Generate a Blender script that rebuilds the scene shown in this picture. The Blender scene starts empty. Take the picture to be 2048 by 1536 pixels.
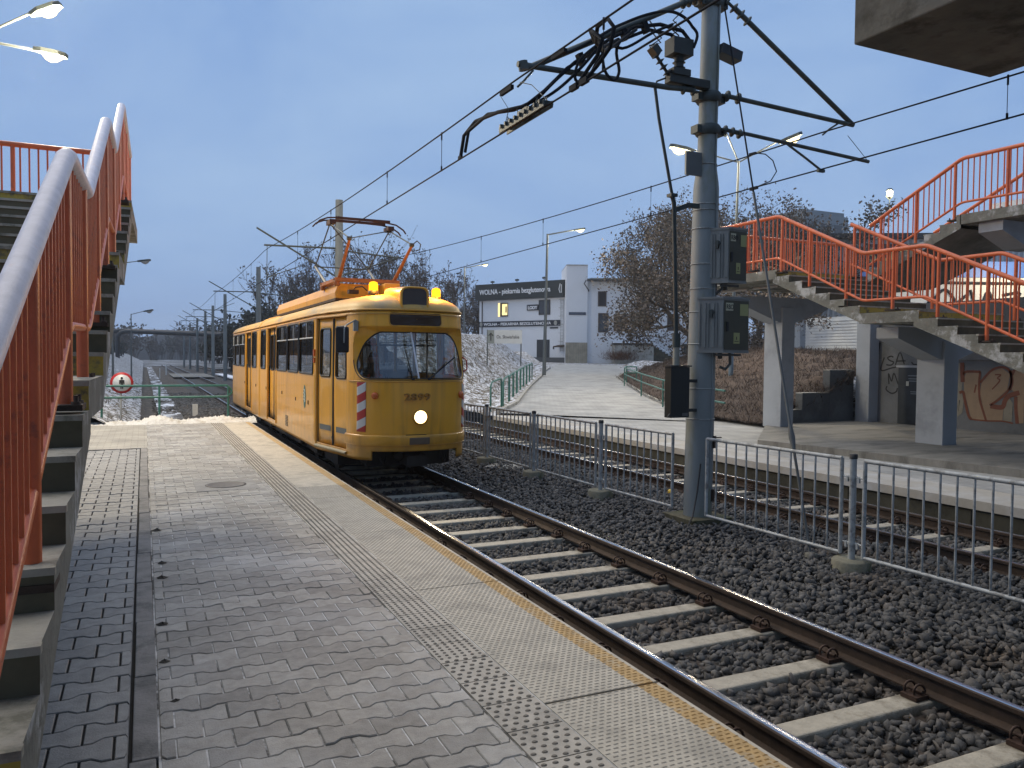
import bpy, bmesh, math, random
import numpy as np
from mathutils import Vector, Matrix
random.seed(7); RNG = np.random.default_rng(11)
S = bpy.context.scene
COL = S.collection
R = math.radians

# ------------------------------------------------------------------ camera
cam = bpy.data.cameras.new('camera'); camo = bpy.data.objects.new('camera', cam); COL.objects.link(camo)
yaw, pitch, roll = .435850, -.033430, .0092537
_f = Vector((math.sin(yaw)*math.cos(pitch), math.cos(yaw)*math.cos(pitch), math.sin(pitch)))
_r = Vector((math.cos(yaw), -math.sin(yaw), 0)); _u = _r.cross(_f)
_r2 = _r*math.cos(roll)+_u*math.sin(roll); _u2 = -_r*math.sin(roll)+_u*math.cos(roll)
camo.matrix_world = Matrix(((_r2.x, _u2.x, -_f.x, 0), (_r2.y, _u2.y, -_f.y, 0), (_r2.z, _u2.z, -_f.z, 1.8), (0, 0, 0, 1)))
cam.sensor_width = 36; cam.lens = 1581.47/2048*36; cam.clip_start = .05; cam.clip_end = 6000
S.camera = camo

# ------------------------------------------------------------------ sky, dusk under thin cloud
SUN_EL, SUN_AZ = R(4), R(-60)
W = bpy.data.worlds.new("World"); S.world = W; W.use_nodes = True
nt = W.node_tree; nt.nodes.clear()
out = nt.nodes.new('ShaderNodeOutputWorld')
sky = nt.nodes.new('ShaderNodeTexSky'); sky.sky_type = 'NISHITA'; sky.sun_disc = False
sky.sun_elevation = SUN_EL; sky.sun_rotation = SUN_AZ; sky.air_density = 1.5; sky.ozone_density = 3
bg1 = nt.nodes.new('ShaderNodeBackground'); bg1.inputs[1].default_value = .06
nt.links.new(sky.outputs[0], bg1.inputs[0])
tc = nt.nodes.new('ShaderNodeTexCoord'); mp = nt.nodes.new('ShaderNodeMapping'); mp.inputs[3].default_value = (1, 1, 2.2)
mp.inputs[2].default_value = (0, 0, .5)
nz = nt.nodes.new('ShaderNodeTexNoise'); nz.inputs['Scale'].default_value = 2.1; nz.inputs['Detail'].default_value = 8; nz.inputs['Roughness'].default_value = .56; nz.inputs['Distortion'].default_value = .4
nt.links.new(tc.outputs['Generated'], mp.inputs[0]); nt.links.new(mp.outputs[0], nz.inputs[0])
cr = nt.nodes.new('ShaderNodeValToRGB')
cr.color_ramp.elements[0].position = .34; cr.color_ramp.elements[0].color = (.262, .435, .785, 1)
cr.color_ramp.elements[1].position = .66; cr.color_ramp.elements[1].color = (.38, .56, .86, 1)
nt.links.new(nz.outputs['Fac'], cr.inputs[0])
bg2 = nt.nodes.new('ShaderNodeBackground'); bg2.inputs[1].default_value = .77
nt.links.new(cr.outputs[0], bg2.inputs[0])
mx = nt.nodes.new('ShaderNodeMixShader'); mx.inputs[0].default_value = .86
nt.links.new(bg1.outputs[0], mx.inputs[1]); nt.links.new(bg2.outputs[0], mx.inputs[2]); nt.links.new(mx.outputs[0], out.inputs[0])

sl = bpy.data.lights.new('sun', 'SUN'); sl.energy = 1.4; sl.angle = R(60); sl.color = (1, .90, .76)
so = bpy.data.objects.new('sun', sl); COL.objects.link(so)
sd = Vector((-.22, .42, .85)).normalized()          # where the brighter cloud lies: over the open side of the platform
so.rotation_euler = sd.to_track_quat('Z', 'Y').to_euler()

S.view_settings.view_transform = 'Standard'; S.view_settings.look = 'None'; S.view_settings.gamma = 1
S.view_settings.exposure = .43
S.cycles.max_bounces = 6; S.cycles.transparent_max_bounces = 24
S.cycles.sample_clamp_indirect = 3

# ------------------------------------------------------------------ materials
MATS = {}
def M(name, col, rough=.7, metal=0., var=.18, vs=3., col2=None, bump=0., bs=40., spec=.5, stain=None, stain_s=.8, stain_lo=.5, stain_hi=.62, coat=0., island=0., stretch=None, streak=None, dust=None):
    if name in MATS: return MATS[name]
    m = bpy.data.materials.new(name); m.use_nodes = True; t = m.node_tree; b = t.nodes['Principled BSDF']
    b.inputs['Roughness'].default_value = rough; b.inputs['Metallic'].default_value = metal
    b.inputs['Specular IOR Level'].default_value = spec; b.inputs['Coat Weight'].default_value = coat
    tc = t.nodes.new('ShaderNodeTexCoord'); src = tc.outputs['Object']
    if stretch:
        mpn = t.nodes.new('ShaderNodeMapping'); mpn.inputs[3].default_value = stretch
        t.links.new(src, mpn.inputs[0]); src = mpn.outputs[0]
    n = t.nodes.new('ShaderNodeTexNoise'); n.inputs['Scale'].default_value = vs; n.inputs['Detail'].default_value = 8; n.inputs['Roughness'].default_value = .65
    t.links.new(src, n.inputs[0])
    r = t.nodes.new('ShaderNodeValToRGB'); e = r.color_ramp.elements
    e[0].position = .32; e[1].position = .68
    c1 = [max(0, c*(1-var)) for c in col]; c2 = list(col2) if col2 else [c*(1+var) for c in col]
    e[0].color = (*c1, 1); e[1].color = (*c2, 1)
    t.links.new(n.outputs['Fac'], r.inputs[0]); o = r.outputs[0]
    if stain:
        n2 = t.nodes.new('ShaderNodeTexNoise'); n2.inputs['Scale'].default_value = stain_s; n2.inputs['Detail'].default_value = 9; n2.inputs['Roughness'].default_value = .7
        t.links.new(src, n2.inputs[0])
        r2 = t.nodes.new('ShaderNodeValToRGB'); r2.color_ramp.elements[0].position = stain_lo; r2.color_ramp.elements[1].position = stain_hi
        t.links.new(n2.outputs['Fac'], r2.inputs[0])
        mixn = t.nodes.new('ShaderNodeMix'); mixn.data_type = 'RGBA'; mixn.inputs[7].default_value = (*stain, 1)
        t.links.new(r2.outputs[0], mixn.inputs[0]); t.links.new(o, mixn.inputs[6]); o = mixn.outputs[2]
    if island:
        g = t.nodes.new('ShaderNodeNewGeometry'); hv = t.nodes.new('ShaderNodeHueSaturation')
        mr = t.nodes.new('ShaderNodeMapRange'); mr.inputs[3].default_value = 1-island; mr.inputs[4].default_value = 1+island
        t.links.new(g.outputs['Random Per Island'], mr.inputs[0]); t.links.new(mr.outputs[0], hv.inputs['Value']); t.links.new(o, hv.inputs['Color']); o = hv.outputs[0]
    if streak:          # thin run marks down the sides
        mp2 = t.nodes.new('ShaderNodeMapping'); mp2.inputs[3].default_value = (9, 9, .5); t.links.new(tc.outputs['Object'], mp2.inputs[0])
        n4 = t.nodes.new('ShaderNodeTexNoise'); n4.inputs['Scale'].default_value = 1.; n4.inputs['Detail'].default_value = 6; t.links.new(mp2.outputs[0], n4.inputs[0])
        r4 = t.nodes.new('ShaderNodeMapRange'); r4.inputs[1].default_value = .52; r4.inputs[2].default_value = .78; r4.inputs[4].default_value = .55; t.links.new(n4.outputs['Fac'], r4.inputs[0])
        m4 = t.nodes.new('ShaderNodeMix'); m4.data_type = 'RGBA'; m4.inputs[7].default_value = (*streak, 1); t.links.new(r4.outputs[0], m4.inputs[0]); t.links.new(o, m4.inputs[6]); o = m4.outputs[2]
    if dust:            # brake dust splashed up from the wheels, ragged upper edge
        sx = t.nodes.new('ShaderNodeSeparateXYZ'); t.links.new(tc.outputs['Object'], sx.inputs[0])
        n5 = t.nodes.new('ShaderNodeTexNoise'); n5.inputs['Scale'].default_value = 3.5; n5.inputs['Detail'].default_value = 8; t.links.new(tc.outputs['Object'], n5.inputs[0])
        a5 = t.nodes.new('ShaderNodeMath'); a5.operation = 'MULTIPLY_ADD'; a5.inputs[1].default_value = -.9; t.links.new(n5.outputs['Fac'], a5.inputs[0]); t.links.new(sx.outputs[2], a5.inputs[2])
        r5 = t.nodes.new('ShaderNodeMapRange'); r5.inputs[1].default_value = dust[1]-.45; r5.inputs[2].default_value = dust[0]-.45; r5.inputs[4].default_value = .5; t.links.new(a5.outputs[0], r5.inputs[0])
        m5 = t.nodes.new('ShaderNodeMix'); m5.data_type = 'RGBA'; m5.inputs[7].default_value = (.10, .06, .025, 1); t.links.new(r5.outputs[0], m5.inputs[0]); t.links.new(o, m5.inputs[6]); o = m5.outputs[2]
    t.links.new(o, b.inputs['Base Color'])
    if bump:
        n3 = t.nodes.new('ShaderNodeTexNoise'); n3.inputs['Scale'].default_value = bs; n3.inputs['Detail'].default_value = 6
        t.links.new(src, n3.inputs[0]); bp = t.nodes.new('ShaderNodeBump'); bp.inputs['Strength'].default_value = bump; bp.inputs['Distance'].default_value = .02
        t.links.new(n3.outputs['Fac'], bp.inputs['Height']); t.links.new(bp.outputs[0], b.inputs['Normal'])
    MATS[name] = m; return m
def EM(name, col, strength):
    if name in MATS: return MATS[name]
    m = bpy.data.materials.new(name); m.use_nodes = True; t = m.node_tree; t.nodes.clear()
    o = t.nodes.new('ShaderNodeOutputMaterial'); e = t.nodes.new('ShaderNodeEmission'); e.inputs[0].default_value = (*col, 1); e.inputs[1].default_value = strength
    t.links.new(e.outputs[0], o.inputs[0]); MATS[name] = m; return m
def GLASS(name, tint=(.62, .68, .68), refl=.12):
    if name in MATS: return MATS[name]
    m = bpy.data.materials.new(name); m.use_nodes = True; t = m.node_tree; t.nodes.clear()
    o = t.nodes.new('ShaderNodeOutputMaterial'); tr = t.nodes.new('ShaderNodeBsdfTransparent'); tr.inputs[0].default_value = (*tint, 1)
    g = t.nodes.new('ShaderNodeBsdfGlossy'); g.inputs[1].default_value = .03
    lw = t.nodes.new('ShaderNodeLayerWeight'); lw.inputs[0].default_value = .5
    mr = t.nodes.new('ShaderNodeMapRange'); mr.inputs[3].default_value = refl; mr.inputs[4].default_value = .95
    pw = t.nodes.new('ShaderNodeMath'); pw.operation = 'POWER'; pw.inputs[1].default_value = 3.
    t.links.new(lw.outputs['Facing'], pw.inputs[0]); t.links.new(pw.outputs[0], mr.inputs[0])
    mx = t.nodes.new('ShaderNodeMixShader'); t.links.new(mr.outputs[0], mx.inputs[0]); t.links.new(tr.outputs[0], mx.inputs[1]); t.links.new(g.outputs[0], mx.inputs[2])
    t.links.new(mx.outputs[0], o.inputs[0]); MATS[name] = m; return m

def PATCH(name, cover, under, scale, lo, hi, rough=.85, bump=.6, bs=14, stretch=None, soft=None):
    """two materials in patches with a shape of their own (snow lying in dead grass)"""
    m = M(name, under, rough=rough, var=.45, vs=9, stain=cover, stain_s=scale, stain_lo=lo, stain_hi=hi, bump=bump, bs=bs, stretch=stretch)
    return m

# ------------------------------------------------------------------ mesh builder
ORG = {}
class MB:
    def __init__(s): s.v = []; s.f = []; s.m = []; s.sm = []
    def add(s, vs, fs, mi=0, smooth=False):
        b = len(s.v); s.v += [tuple(map(float, v)) for v in vs]
        for f in fs: s.f.append([i+b for i in f]); s.m.append(mi); s.sm.append(smooth)
        return s
    def quad(s, a, b, c, d, mi=0): return s.add([a, b, c, d], [(0, 1, 2, 3)], mi)
    def poly(s, pts, mi=0): return s.add(pts, [tuple(range(len(pts)))], mi)
    def box(s, x0, x1, y0, y1, z0, z1, mi=0):
        return s.add([(x0, y0, z0), (x1, y0, z0), (x1, y1, z0), (x0, y1, z0), (x0, y0, z1), (x1, y0, z1), (x1, y1, z1), (x0, y1, z1)],
                     [(3, 2, 1, 0), (4, 5, 6, 7), (0, 1, 5, 4), (1, 2, 6, 5), (2, 3, 7, 6), (3, 0, 4, 7)], mi)
    def obox(s, c, ax, ay, az, hx, hy, hz, mi=0):
        c = Vector(c); ax, ay, az = Vector(ax)*hx, Vector(ay)*hy, Vector(az)*hz
        vs = [c+i*ax+j*ay+k*az for k in (-1, 1) for (i, j) in ((-1, -1), (1, -1), (1, 1), (-1, 1))]
        return s.add(vs, [(3, 2, 1, 0), (4, 5, 6, 7), (0, 1, 5, 4), (1, 2, 6, 5), (2, 3, 7, 6), (3, 0, 4, 7)], mi)
    def prism(s, pts, vec, mi=0, mside=None):
        """closed planar outline pts (3D) pushed along vec"""
        n = len(pts); vec = Vector(vec); a = [Vector(p) for p in pts]; b = [p+vec for p in a]
        s.add(a+b, [tuple(range(n-1, -1, -1)), tuple(range(n, 2*n))], mi)
        s.add(a+b, [(i, (i+1) % n, n+(i+1) % n, n+i) for i in range(n)], mi if mside is None else mside); return s
    def tube(s, pts, r, n=8, mi=0, caps=True, smooth=True, closed=False):
        pts = [Vector(p) for p in pts]; k = len(pts); rs = r if isinstance(r, (list, tuple)) else [r]*k
        t0 = None; frames = []
        for i in range(k):
            if closed: t = pts[(i+1) % k]-pts[i-1]
            else: t = pts[min(i+1, k-1)]-pts[max(i-1, 0)]
            if t.length < 1e-9: t = Vector((0, 0, 1))
            t.normalize()
            if t0 is None:
                ref = Vector((0, 0, 1)) if abs(t.z) < .9 else Vector((1, 0, 0)); a = t.cross(ref).normalized()
            else:
                a = (a - t*a.dot(t)); a = a.normalized() if a.length > 1e-6 else t.orthogonal().normalized()
            t0 = t; frames.append((a, t.cross(a)))
        vs = [pts[i]+(frames[i][0]*math.cos(2*math.pi*j/n)+frames[i][1]*math.sin(2*math.pi*j/n))*rs[i] for i in range(k) for j in range(n)]
        fs = [(i*n+j, i*n+(j+1) % n, ((i+1) % k)*n+(j+1) % n, ((i+1) % k)*n+j) for i in range(k if closed else k-1) for j in range(n)]
        s.add(vs, fs, mi, smooth)
        if caps and not closed: s.add(vs, [tuple(range(n)), tuple(range((k-1)*n+n-1, (k-1)*n-1, -1))], mi)
        return s
    def lathe(s, c, prof, n=20, mi=0, axis='Z', smooth=True):
        """prof: (radius, height) pairs round a vertical axis through c"""
        c = Vector(c); vs = []
        for (r, h) in prof:
            for j in range(n):
                a = 2*math.pi*j/n; p = (r*math.cos(a), r*math.sin(a), h)
                if axis == 'Y': p = (p[0], -p[2], p[1])
                if axis == 'X': p = (p[2], p[0], p[1])
                vs.append(c+Vector(p))
        k = len(prof)
        fs = [(i*n+j, i*n+(j+1) % n, (i+1)*n+(j+1) % n, (i+1)*n+j) for i in range(k-1) for j in range(n)]
        s.add(vs, fs, mi, smooth)
        s.add(vs, [tuple(range(n-1, -1, -1)), tuple(range((k-1)*n, k*n))], mi); return s
    def grid(s, P, mi=0, smooth=True, keep=None):
        """P[i][j] -> point; keep(i,j) says whether the cell stays"""
        ni, nj = len(P), len(P[0]); vs = [p for row in P for p in row]
        fs = [(i*nj+j, i*nj+j+1, (i+1)*nj+j+1, (i+1)*nj+j) for i in range(ni-1) for j in range(nj-1) if keep is None or keep(i, j)]
        return s.add(vs, fs, mi, smooth)
    def build(s, name, mats, parent=None, label=None, cat=None, group=None, kind=None, loc=None, bevel=0., merge=False):
        me = bpy.data.meshes.new(name)
        if parent is not None: org = ORG[parent.name]
        else: org = Vector(loc) if loc is not None else Vector((0, 0, 0))
        me.from_pydata([(v[0]-org.x, v[1]-org.y, v[2]-org.z) for v in s.v], [], s.f)
        for m in (mats if isinstance(mats, (list, tuple)) else [mats]): me.materials.append(m)
        me.polygons.foreach_set('material_index', s.m); me.polygons.foreach_set('use_smooth', s.sm); me.update()
        if merge:
            bm = bmesh.new(); bm.from_mesh(me); bmesh.ops.remove_doubles(bm, verts=bm.verts, dist=1e-4); bmesh.ops.recalc_face_normals(bm, faces=bm.faces); bm.to_mesh(me); bm.free()
        o = bpy.data.objects.new(name, me); COL.objects.link(o)
        if parent is not None: o.parent = parent
        else: o.location = org
        ORG[o.name] = org
        if bevel:
            b = o.modifiers.new('bevel', 'BEVEL'); b.width = bevel; b.segments = 2; b.limit_method = 'ANGLE'
        tag(o, label, cat, group, kind); return o
def tag(o, label=None, cat=None, group=None, kind=None):
    if label: o['label'] = label
    if cat: o['category'] = cat
    if group: o['group'] = group
    if kind: o['kind'] = kind
    return o
def thing(name, label, cat, loc=(0, 0, 0), group=None):
    o = bpy.data.objects.new(name, None); o.empty_display_size = .2; COL.objects.link(o); o.location = loc
    ORG[o.name] = Vector(loc); return tag(o, label, cat, group)
def kids(o): return [c for c in bpy.data.objects if c.parent == o]
def dup(root, loc, label=None, rz=None, group=None):
    def rec(o, p):
        c = o.copy(); COL.objects.link(c); ORG[c.name] = Vector(loc)
        if p is not None: c.parent = p
        for k in CH.get(o.name, []): rec(k, c)
        return c
    global CH; CH = {}
    for k in bpy.data.objects:
        if k.parent: CH.setdefault(k.parent.name, []).append(k)
    c = rec(root, None); c.location = loc
    if rz is not None: c.rotation_euler = (0, 0, rz)
    if label: c['label'] = label
    if group: c['group'] = group
    return c
def text(s, size, loc, xdir, zdir, mat, name, parent, depth=.01, align='LEFT', bold=0., xs=1.):
    """raised lettering as a mesh: xdir reading direction, zdir up"""
    cu = bpy.data.curves.new('t', 'FONT'); cu.body = s; cu.size = size; cu.extrude = depth; cu.align_x = align; cu.offset = bold
    to = bpy.data.objects.new('t', cu); COL.objects.link(to)
    dg = bpy.context.evaluated_depsgraph_get(); me = bpy.data.meshes.new_from_object(to.evaluated_get(dg))
    bpy.data.objects.remove(to); x = Vector(xdir).normalized(); z = Vector(zdir).normalized(); y = x.cross(z)
    org = ORG[parent.name]
    mw = Matrix(((x.x*xs, z.x, -y.x, loc[0]-org.x), (x.y*xs, z.y, -y.y, loc[1]-org.y), (x.z*xs, z.z, -y.z, loc[2]-org.z), (0, 0, 0, 1)))
    me.transform(mw); me.materials.clear(); me.materials.append(mat)
    o = bpy.data.objects.new(name, me); COL.objects.link(o); o.parent = parent; ORG[o.name] = org; return o
def light(name, kind, loc, energy, col, parent, size=.1, spot=None, dirv=None):
    l = bpy.data.lights.new(name, kind); l.energy = energy; l.color = col
    if kind in ('POINT', 'SPOT'): l.shadow_soft_size = size
    if kind == 'SPOT': l.spot_size = spot; l.spot_blend = .6
    o = bpy.data.objects.new(name, l); COL.objects.link(o); o.parent = parent; o.location = Vector(loc)-ORG[parent.name]
    if dirv is not None: o.rotation_euler = (-Vector(dirv)).to_track_quat('Z', 'Y').to_euler()
    return o

# shared materials
CONC = M('concrete', (.20, .19, .165), .88, var=.25, vs=2.2, stain=(.075, .07, .055), stain_s=1.6, stain_lo=.5, stain_hi=.7, bump=.35, bs=30)
CONC_L = M('light_concrete', (.33, .32, .29), .88, var=.2, vs=3, stain=(.2, .19, .16), stain_s=2.2, bump=.3, bs=40)
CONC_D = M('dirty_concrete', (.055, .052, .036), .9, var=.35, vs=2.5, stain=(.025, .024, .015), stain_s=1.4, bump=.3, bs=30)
CONC_M = M('weathered_concrete', (.17, .165, .135), .9, var=.3, vs=3.2, stain=(.42, .42, .40), stain_s=2.4, stain_lo=.52, stain_hi=.62, bump=.5, bs=25)
GREYP = M('grey_painted_concrete', (.36, .385, .41), .75, var=.08, vs=1.3, stain=(.27, .29, .31), stain_s=.7)
GREYD = M('dark_painted_concrete', (.115, .122, .125), .8, var=.15, vs=1.2, stain=(.08, .085, .088), stain_s=.8)
ORANGE = M('orange_paint', (.62, .125, .035), .42, var=.16, vs=4, stain=(.30, .07, .03), stain_s=7, stain_lo=.58, stain_hi=.7, bump=.12, bs=60)
PALE_RAIL = M('pale_handrail', (.62, .60, .66), .5, var=.12, vs=14, stain=(.60, .42, .36), stain_s=6, stain_lo=.6, stain_hi=.75, bump=.1, bs=90)  # pale lilac grey top rail over the orange bars
YELLOWP = M('worn_yellow_paint', (.42, .31, .05), .8, var=.2, vs=5, stain=(.11, .10, .06), stain_s=5, stain_lo=.48, stain_hi=.62)
GALV = M('galvanised_steel', (.37, .385, .38), .55, .15, var=.18, vs=12, stain=(.2, .2, .19), stain_s=9)
STEELG = M('green_grey_mast_paint', (.225, .245, .24), .6, .0, var=.14, vs=2.5, stain=(.18, .18, .11), stain_s=1.1, stretch=(1, 1, .35))
STEELD = M('dark_grey_steel', (.045, .055, .052), .55, .2, var=.2, vs=6)
GREENP = M('green_paint', (.03, .13, .10), .45, var=.15, vs=5)
BLACK = M('black_rubber', (.012, .012, .013), .6, var=.2)
WIRE = M('dark_wire', (.012, .014, .018), .85, 0, var=.1, spec=.2)
RUST = M('rusty_steel', (.045, .028, .018), .75, .2, var=.35, vs=9, bump=.2, bs=60)
BARK = M('bark', (.055, .043, .034), .95, var=.35, vs=8)
SNOW = M('snow', (.78, .80, .84), .8, var=.05, vs=5, stain=(.55, .53, .49), stain_s=3, stain_lo=.6, stain_hi=.75, bump=.4, bs=18)
DARKGLASS = M('dark_window_glass', (.03, .032, .038), .08, var=.2, vs=2, spec=.7)
# ================================================================== GROUND, PLATFORMS, TRACKS
GRASS_SNOW = PATCH('snowy_dead_grass', (.52, .54, .58), (.085, .075, .055), 5., .46, .57, stretch=(1, 1, 1))
GRASS_SNOW2 = PATCH('thin_snow_on_grass', (.66, .69, .75), (.075, .066, .048), 5.5, .49, .58)
MB().add([(-1500, -300, -.95), (1500, -300, -.95), (1500, 3000, -.95), (-1500, 3000, -.95)], [(0, 1, 2, 3)]).build('ground', M('far_ground', (.10, .10, .095), .95, var=.4, vs=.05, stain=(.4, .42, .46), stain_s=.08), kind='structure')
BALM = M('ballast_bed_stone', (.052, .050, .048), .95, var=.5, vs=26, stain=(.055, .036, .024), stain_s=.9, stain_lo=.52, stain_hi=.68, bump=1., bs=30)
g = MB(); g.grid([[(x, y, -.44+.03*math.sin(x*3+y)*.5) for y in np.linspace(-8, 170, 60)] for x in np.linspace(1.0, 9.85, 20)]); g.build('track_bed', BALM, kind='structure')

# near platform --------------------------------------------------
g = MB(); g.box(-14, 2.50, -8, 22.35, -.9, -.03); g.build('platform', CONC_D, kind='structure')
MORT_L = M('pale_joint_sand', (.60, .59, .57), .95, var=.2, vs=20, stain=(.10, .095, .085), stain_s=1.4, stain_lo=.46, stain_hi=.56)
MORT_D = M('dark_joint', (.02, .018, .015), .95, var=.3, vs=20)
PAV = M('grey_paving_block', (.29, .272, .238), .62, var=.2, vs=14, stain=(.42, .41, .385), stain_s=.8, stain_lo=.48, stain_hi=.70, bump=.3, bs=120, island=.22)
PAV2 = M('dark_paving_block', (.26, .25, .23), .6, var=.2, vs=12, bump=.25, bs=120, island=.14)
def pavers(x0, x1, y0, y1, L, p, gap, top, mat, name, ok=lambda x, y: True, wob=.0015):
    g = MB(); a = p*.10; k0, k1 = int(y0/p)-1, int(y1/p)+2
    def trap(x):
        x = (x/L) % 1.
        if x > .5: x = 1-x                       # 0..0.5, 0 = block centre of even rows
        return a*(1 if x < .17 else (-1 if x > .33 else 1-2*(x-.17)/.16))
    xs_t = [-.5, -.33, -.17, .17, .33, .5]
    for k in range(k0, k1):
        off = (k % 2)*.5*L; sg = 1 if k % 2 == 0 else -1
        for n in range(int(x0/L)-2, int(x1/L)+2):
            cx = n*L+off
            if cx < x0-L*.5 or cx > x1+L*.5: continue
            cy = k*p
            if cy < y0 or cy > y1-p*.5 or not ok(cx, cy): continue
            h = RNG.normal(0, wob); tx, ty = RNG.normal(0, .006, 2)
            lo = [(cx+t*L, cy+sg*trap(cx+t*L)) for t in xs_t]; hi = [(cx+t*L, cy+p-sg*trap(cx+t*L)) for t in xs_t]
            lo = [(x, y) for x, y in lo]; 
            ol = lo+hi[::-1]
            def ring(ins, z):
                o = []
                for i, (x, y) in enumerate(ol):
                    sx = 1 if x < cx else -1; sy = 1 if i < 6 else -1
                    ex = gap*.5+ins if i in (0, 5, 6, 11) else 0
                    xx = x+sx*ex; xx = min(max(xx, x0+ins), x1-ins)
                    o.append((xx, y+sy*(gap*.5+ins), z+h+(x-cx)*tx+(y-cy)*ty))
                return o
            if max(min(q[0], x1) for q in ol)-min(max(q[0], x0) for q in ol) < .03: continue
            A, B, Cc = ring(0, top-.03), ring(0, top-.005), ring(.004, top)
            nn = 12
            g.add(A+B+Cc, [(i, (i+1) % nn, nn+(i+1) % nn, nn+i) for i in range(nn)]+[(nn+i, nn+(i+1) % nn, 2*nn+(i+1) % nn, 2*nn+i) for i in range(nn)]+[tuple(range(2*nn, 3*nn))])
    return g.build(name, mat, kind='structure')
def wave(k, x): return 0
pavers(.06, 1.56, 1.4, 22.2, .25, .158, .006, 0., PAV, 'paving')
pavers(-3.2, -.075, 1.4, 16.6, .27, .195, .011, -.004, PAV2, 'paving', ok=lambda x, y: x > -.9-.1*max(0, y-2) or y > 9)
MB().box(.05, 1.57, 1, 22.2, -.032, -.0055).build('paving_bed', MORT_L, kind='structure')
MB().box(-4, -.06, 1, 16.62, -.032, -.02).build('paving_bed', MORT_D, kind='structure')
# rest of the platform, small blocks far from the camera
def BRICKM(name, c1, c2, mort, sx, sy, rough=.7):
    m = bpy.data.materials.new(name); m.use_nodes = True; t = m.node_tree; b = t.nodes['Principled BSDF']; b.inputs['Roughness'].default_value = rough
    tc = t.nodes.new('ShaderNodeTexCoord'); br = t.nodes.new('ShaderNodeTexBrick')
    br.inputs['Color1'].default_value = (*c1, 1); br.inputs['Color2'].default_value = (*c2, 1); br.inputs['Mortar'].default_value = (*mort, 1)
    br.inputs['Scale'].default_value = 1; br.inputs['Brick Width'].default_value = sx; br.inputs['Row Height'].default_value = sy; br.inputs['Mortar Size'].default_value = .008
    t.links.new(tc.outputs['Object'], br.inputs[0])
    n = t.nodes.new('ShaderNodeTexNoise'); n.inputs['Scale'].default_value = 1.3; n.inputs['Detail'].default_value = 8; t.links.new(tc.outputs['Object'], n.inputs[0])
    mr = t.nodes.new('ShaderNodeMapRange'); mr.inputs[1].default_value = .3; mr.inputs[2].default_value = .7; mr.inputs[3].default_value = .72; mr.inputs[4].default_value = 1.25
    t.links.new(n.outputs['Fac'], mr.inputs[0]); hv = t.nodes.new('ShaderNodeHueSaturation'); t.links.new(mr.outputs[0], hv.inputs['Value']); t.links.new(br.outputs[0], hv.inputs['Color'])
    t.links.new(hv.outputs[0], b.inputs['Base Color']); return m
BEIGEB = BRICKM('beige_paving_block', (.30, .28, .235), (.34, .315, .26), (.22, .20, .17), .24, .16)
MB().box(-14, .056, 16.66, 22.3, -.03, -.002).build('paving', BEIGEB, kind='structure')
MB().box(-14, -3.3, 1, 16.64, -.03, -.006).build('paving', BEIGEB, kind='structure')
# kerb
g = MB(); y = .8
while y < 16.6:
    L = .99; dx = RNG.normal(0, .004); z = .012+RNG.normal(0, .003)
    g.box(-.062+dx+.002, .048+dx, y, min(y+L, 16.62), -.1, z); y += 1.0
g.box(-14, .05, 16.625, 16.655, -.1, .006)
g.build('kerb', M('kerb_concrete', (.21, .20, .185), .75, var=.2, vs=6, bump=.3, bs=70, stain=(.10, .098, .09), stain_s=2), kind='structure', bevel=.006)
# tactile strip
TACT = M('tactile_concrete', (.44, .405, .345), .75, var=.12, vs=10, stain=(.30, .275, .235), stain_s=2.2, bump=.25, bs=150)
DOT = M('worn_tactile_dot', (.15, .135, .11), .7, var=.25, vs=30)
g = MB(); y = 1.22
while y < 22.2: g.box(1.572, 1.872, y+.003, y+.304, -.03, .001); y += .31
def dome(g, x, y, r, h, ry=None):
    ry = ry or r; n = 8; vs = [(x+r*math.cos(k*math.pi/4), y+ry*math.sin(k*math.pi/4), .001) for k in range(n)]+[(x+.62*r*math.cos(k*math.pi/4), y+.62*ry*math.sin(k*math.pi/4), .001+h) for k in range(n)]
    g.add(vs, [(i, (i+1) % n, n+(i+1) % n, n+i) for i in range(n)]+[tuple(range(n, 2*n))], 1)
y = 1.4; row = 0
while y < 4.34:
    for i in range(5): dome(g, 1.603+i*.058+(row % 2)*.022-.011, y, .0165, .0055, .0125)
    y += .0515; row += 1
while y < 8.7:
    for i in range(6): dome(g, 1.598+i*.049, y, .0125, .005, .012)
    y += .043
for i in range(6):
    x = 1.598+i*.049
    yy = 8.72
    while yy < 22.1: g.box(x-.011, x+.011, yy, yy+.288, .0, .006, 1); yy += .31
g.build('tactile_paving', [TACT, DOT], kind='structure')
# edge slabs with raised studs and a worn yellow stripe
EDGE = M('beige_edge_slab', (.47, .43, .355), .8, var=.14, vs=9, stain=(.36, .33, .275), stain_s=2.4, bump=.2, bs=140)
STUD = M('worn_stud', (.31, .28, .23), .75, var=.2, vs=25)
STRIPE = M('worn_stripe_paint', (.43, .285, .12), .75, var=.25, vs=12, stain=(.43, .37, .27), stain_s=7, stain_lo=.52, stain_hi=.68)
STRIPES = M('worn_stripe_stud', (.33, .20, .07), .75, var=.25, vs=25)
g = MB(); J = [-.76, 1.42, 3.6, 5.78, 7.9, 10.03, 12.17, 14.2, 16.3, 18.4, 20.5, 22.35]
for a, b in zip(J[:-1], J[1:]):
    q = .011 if abs(b-3.6) < .01 else .006; p = .011 if abs(a-3.6) < .01 else .006
    g.box(1.884, 2.452, a+p, b-q, -.13, 0); g.box(2.452, 2.566, a+p, b-q, -.13, .0, 1)
    g.box(2.566, 2.59, a+p, b-q, -.13, -.001, 0)
y = 1.5; row = 0
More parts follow.
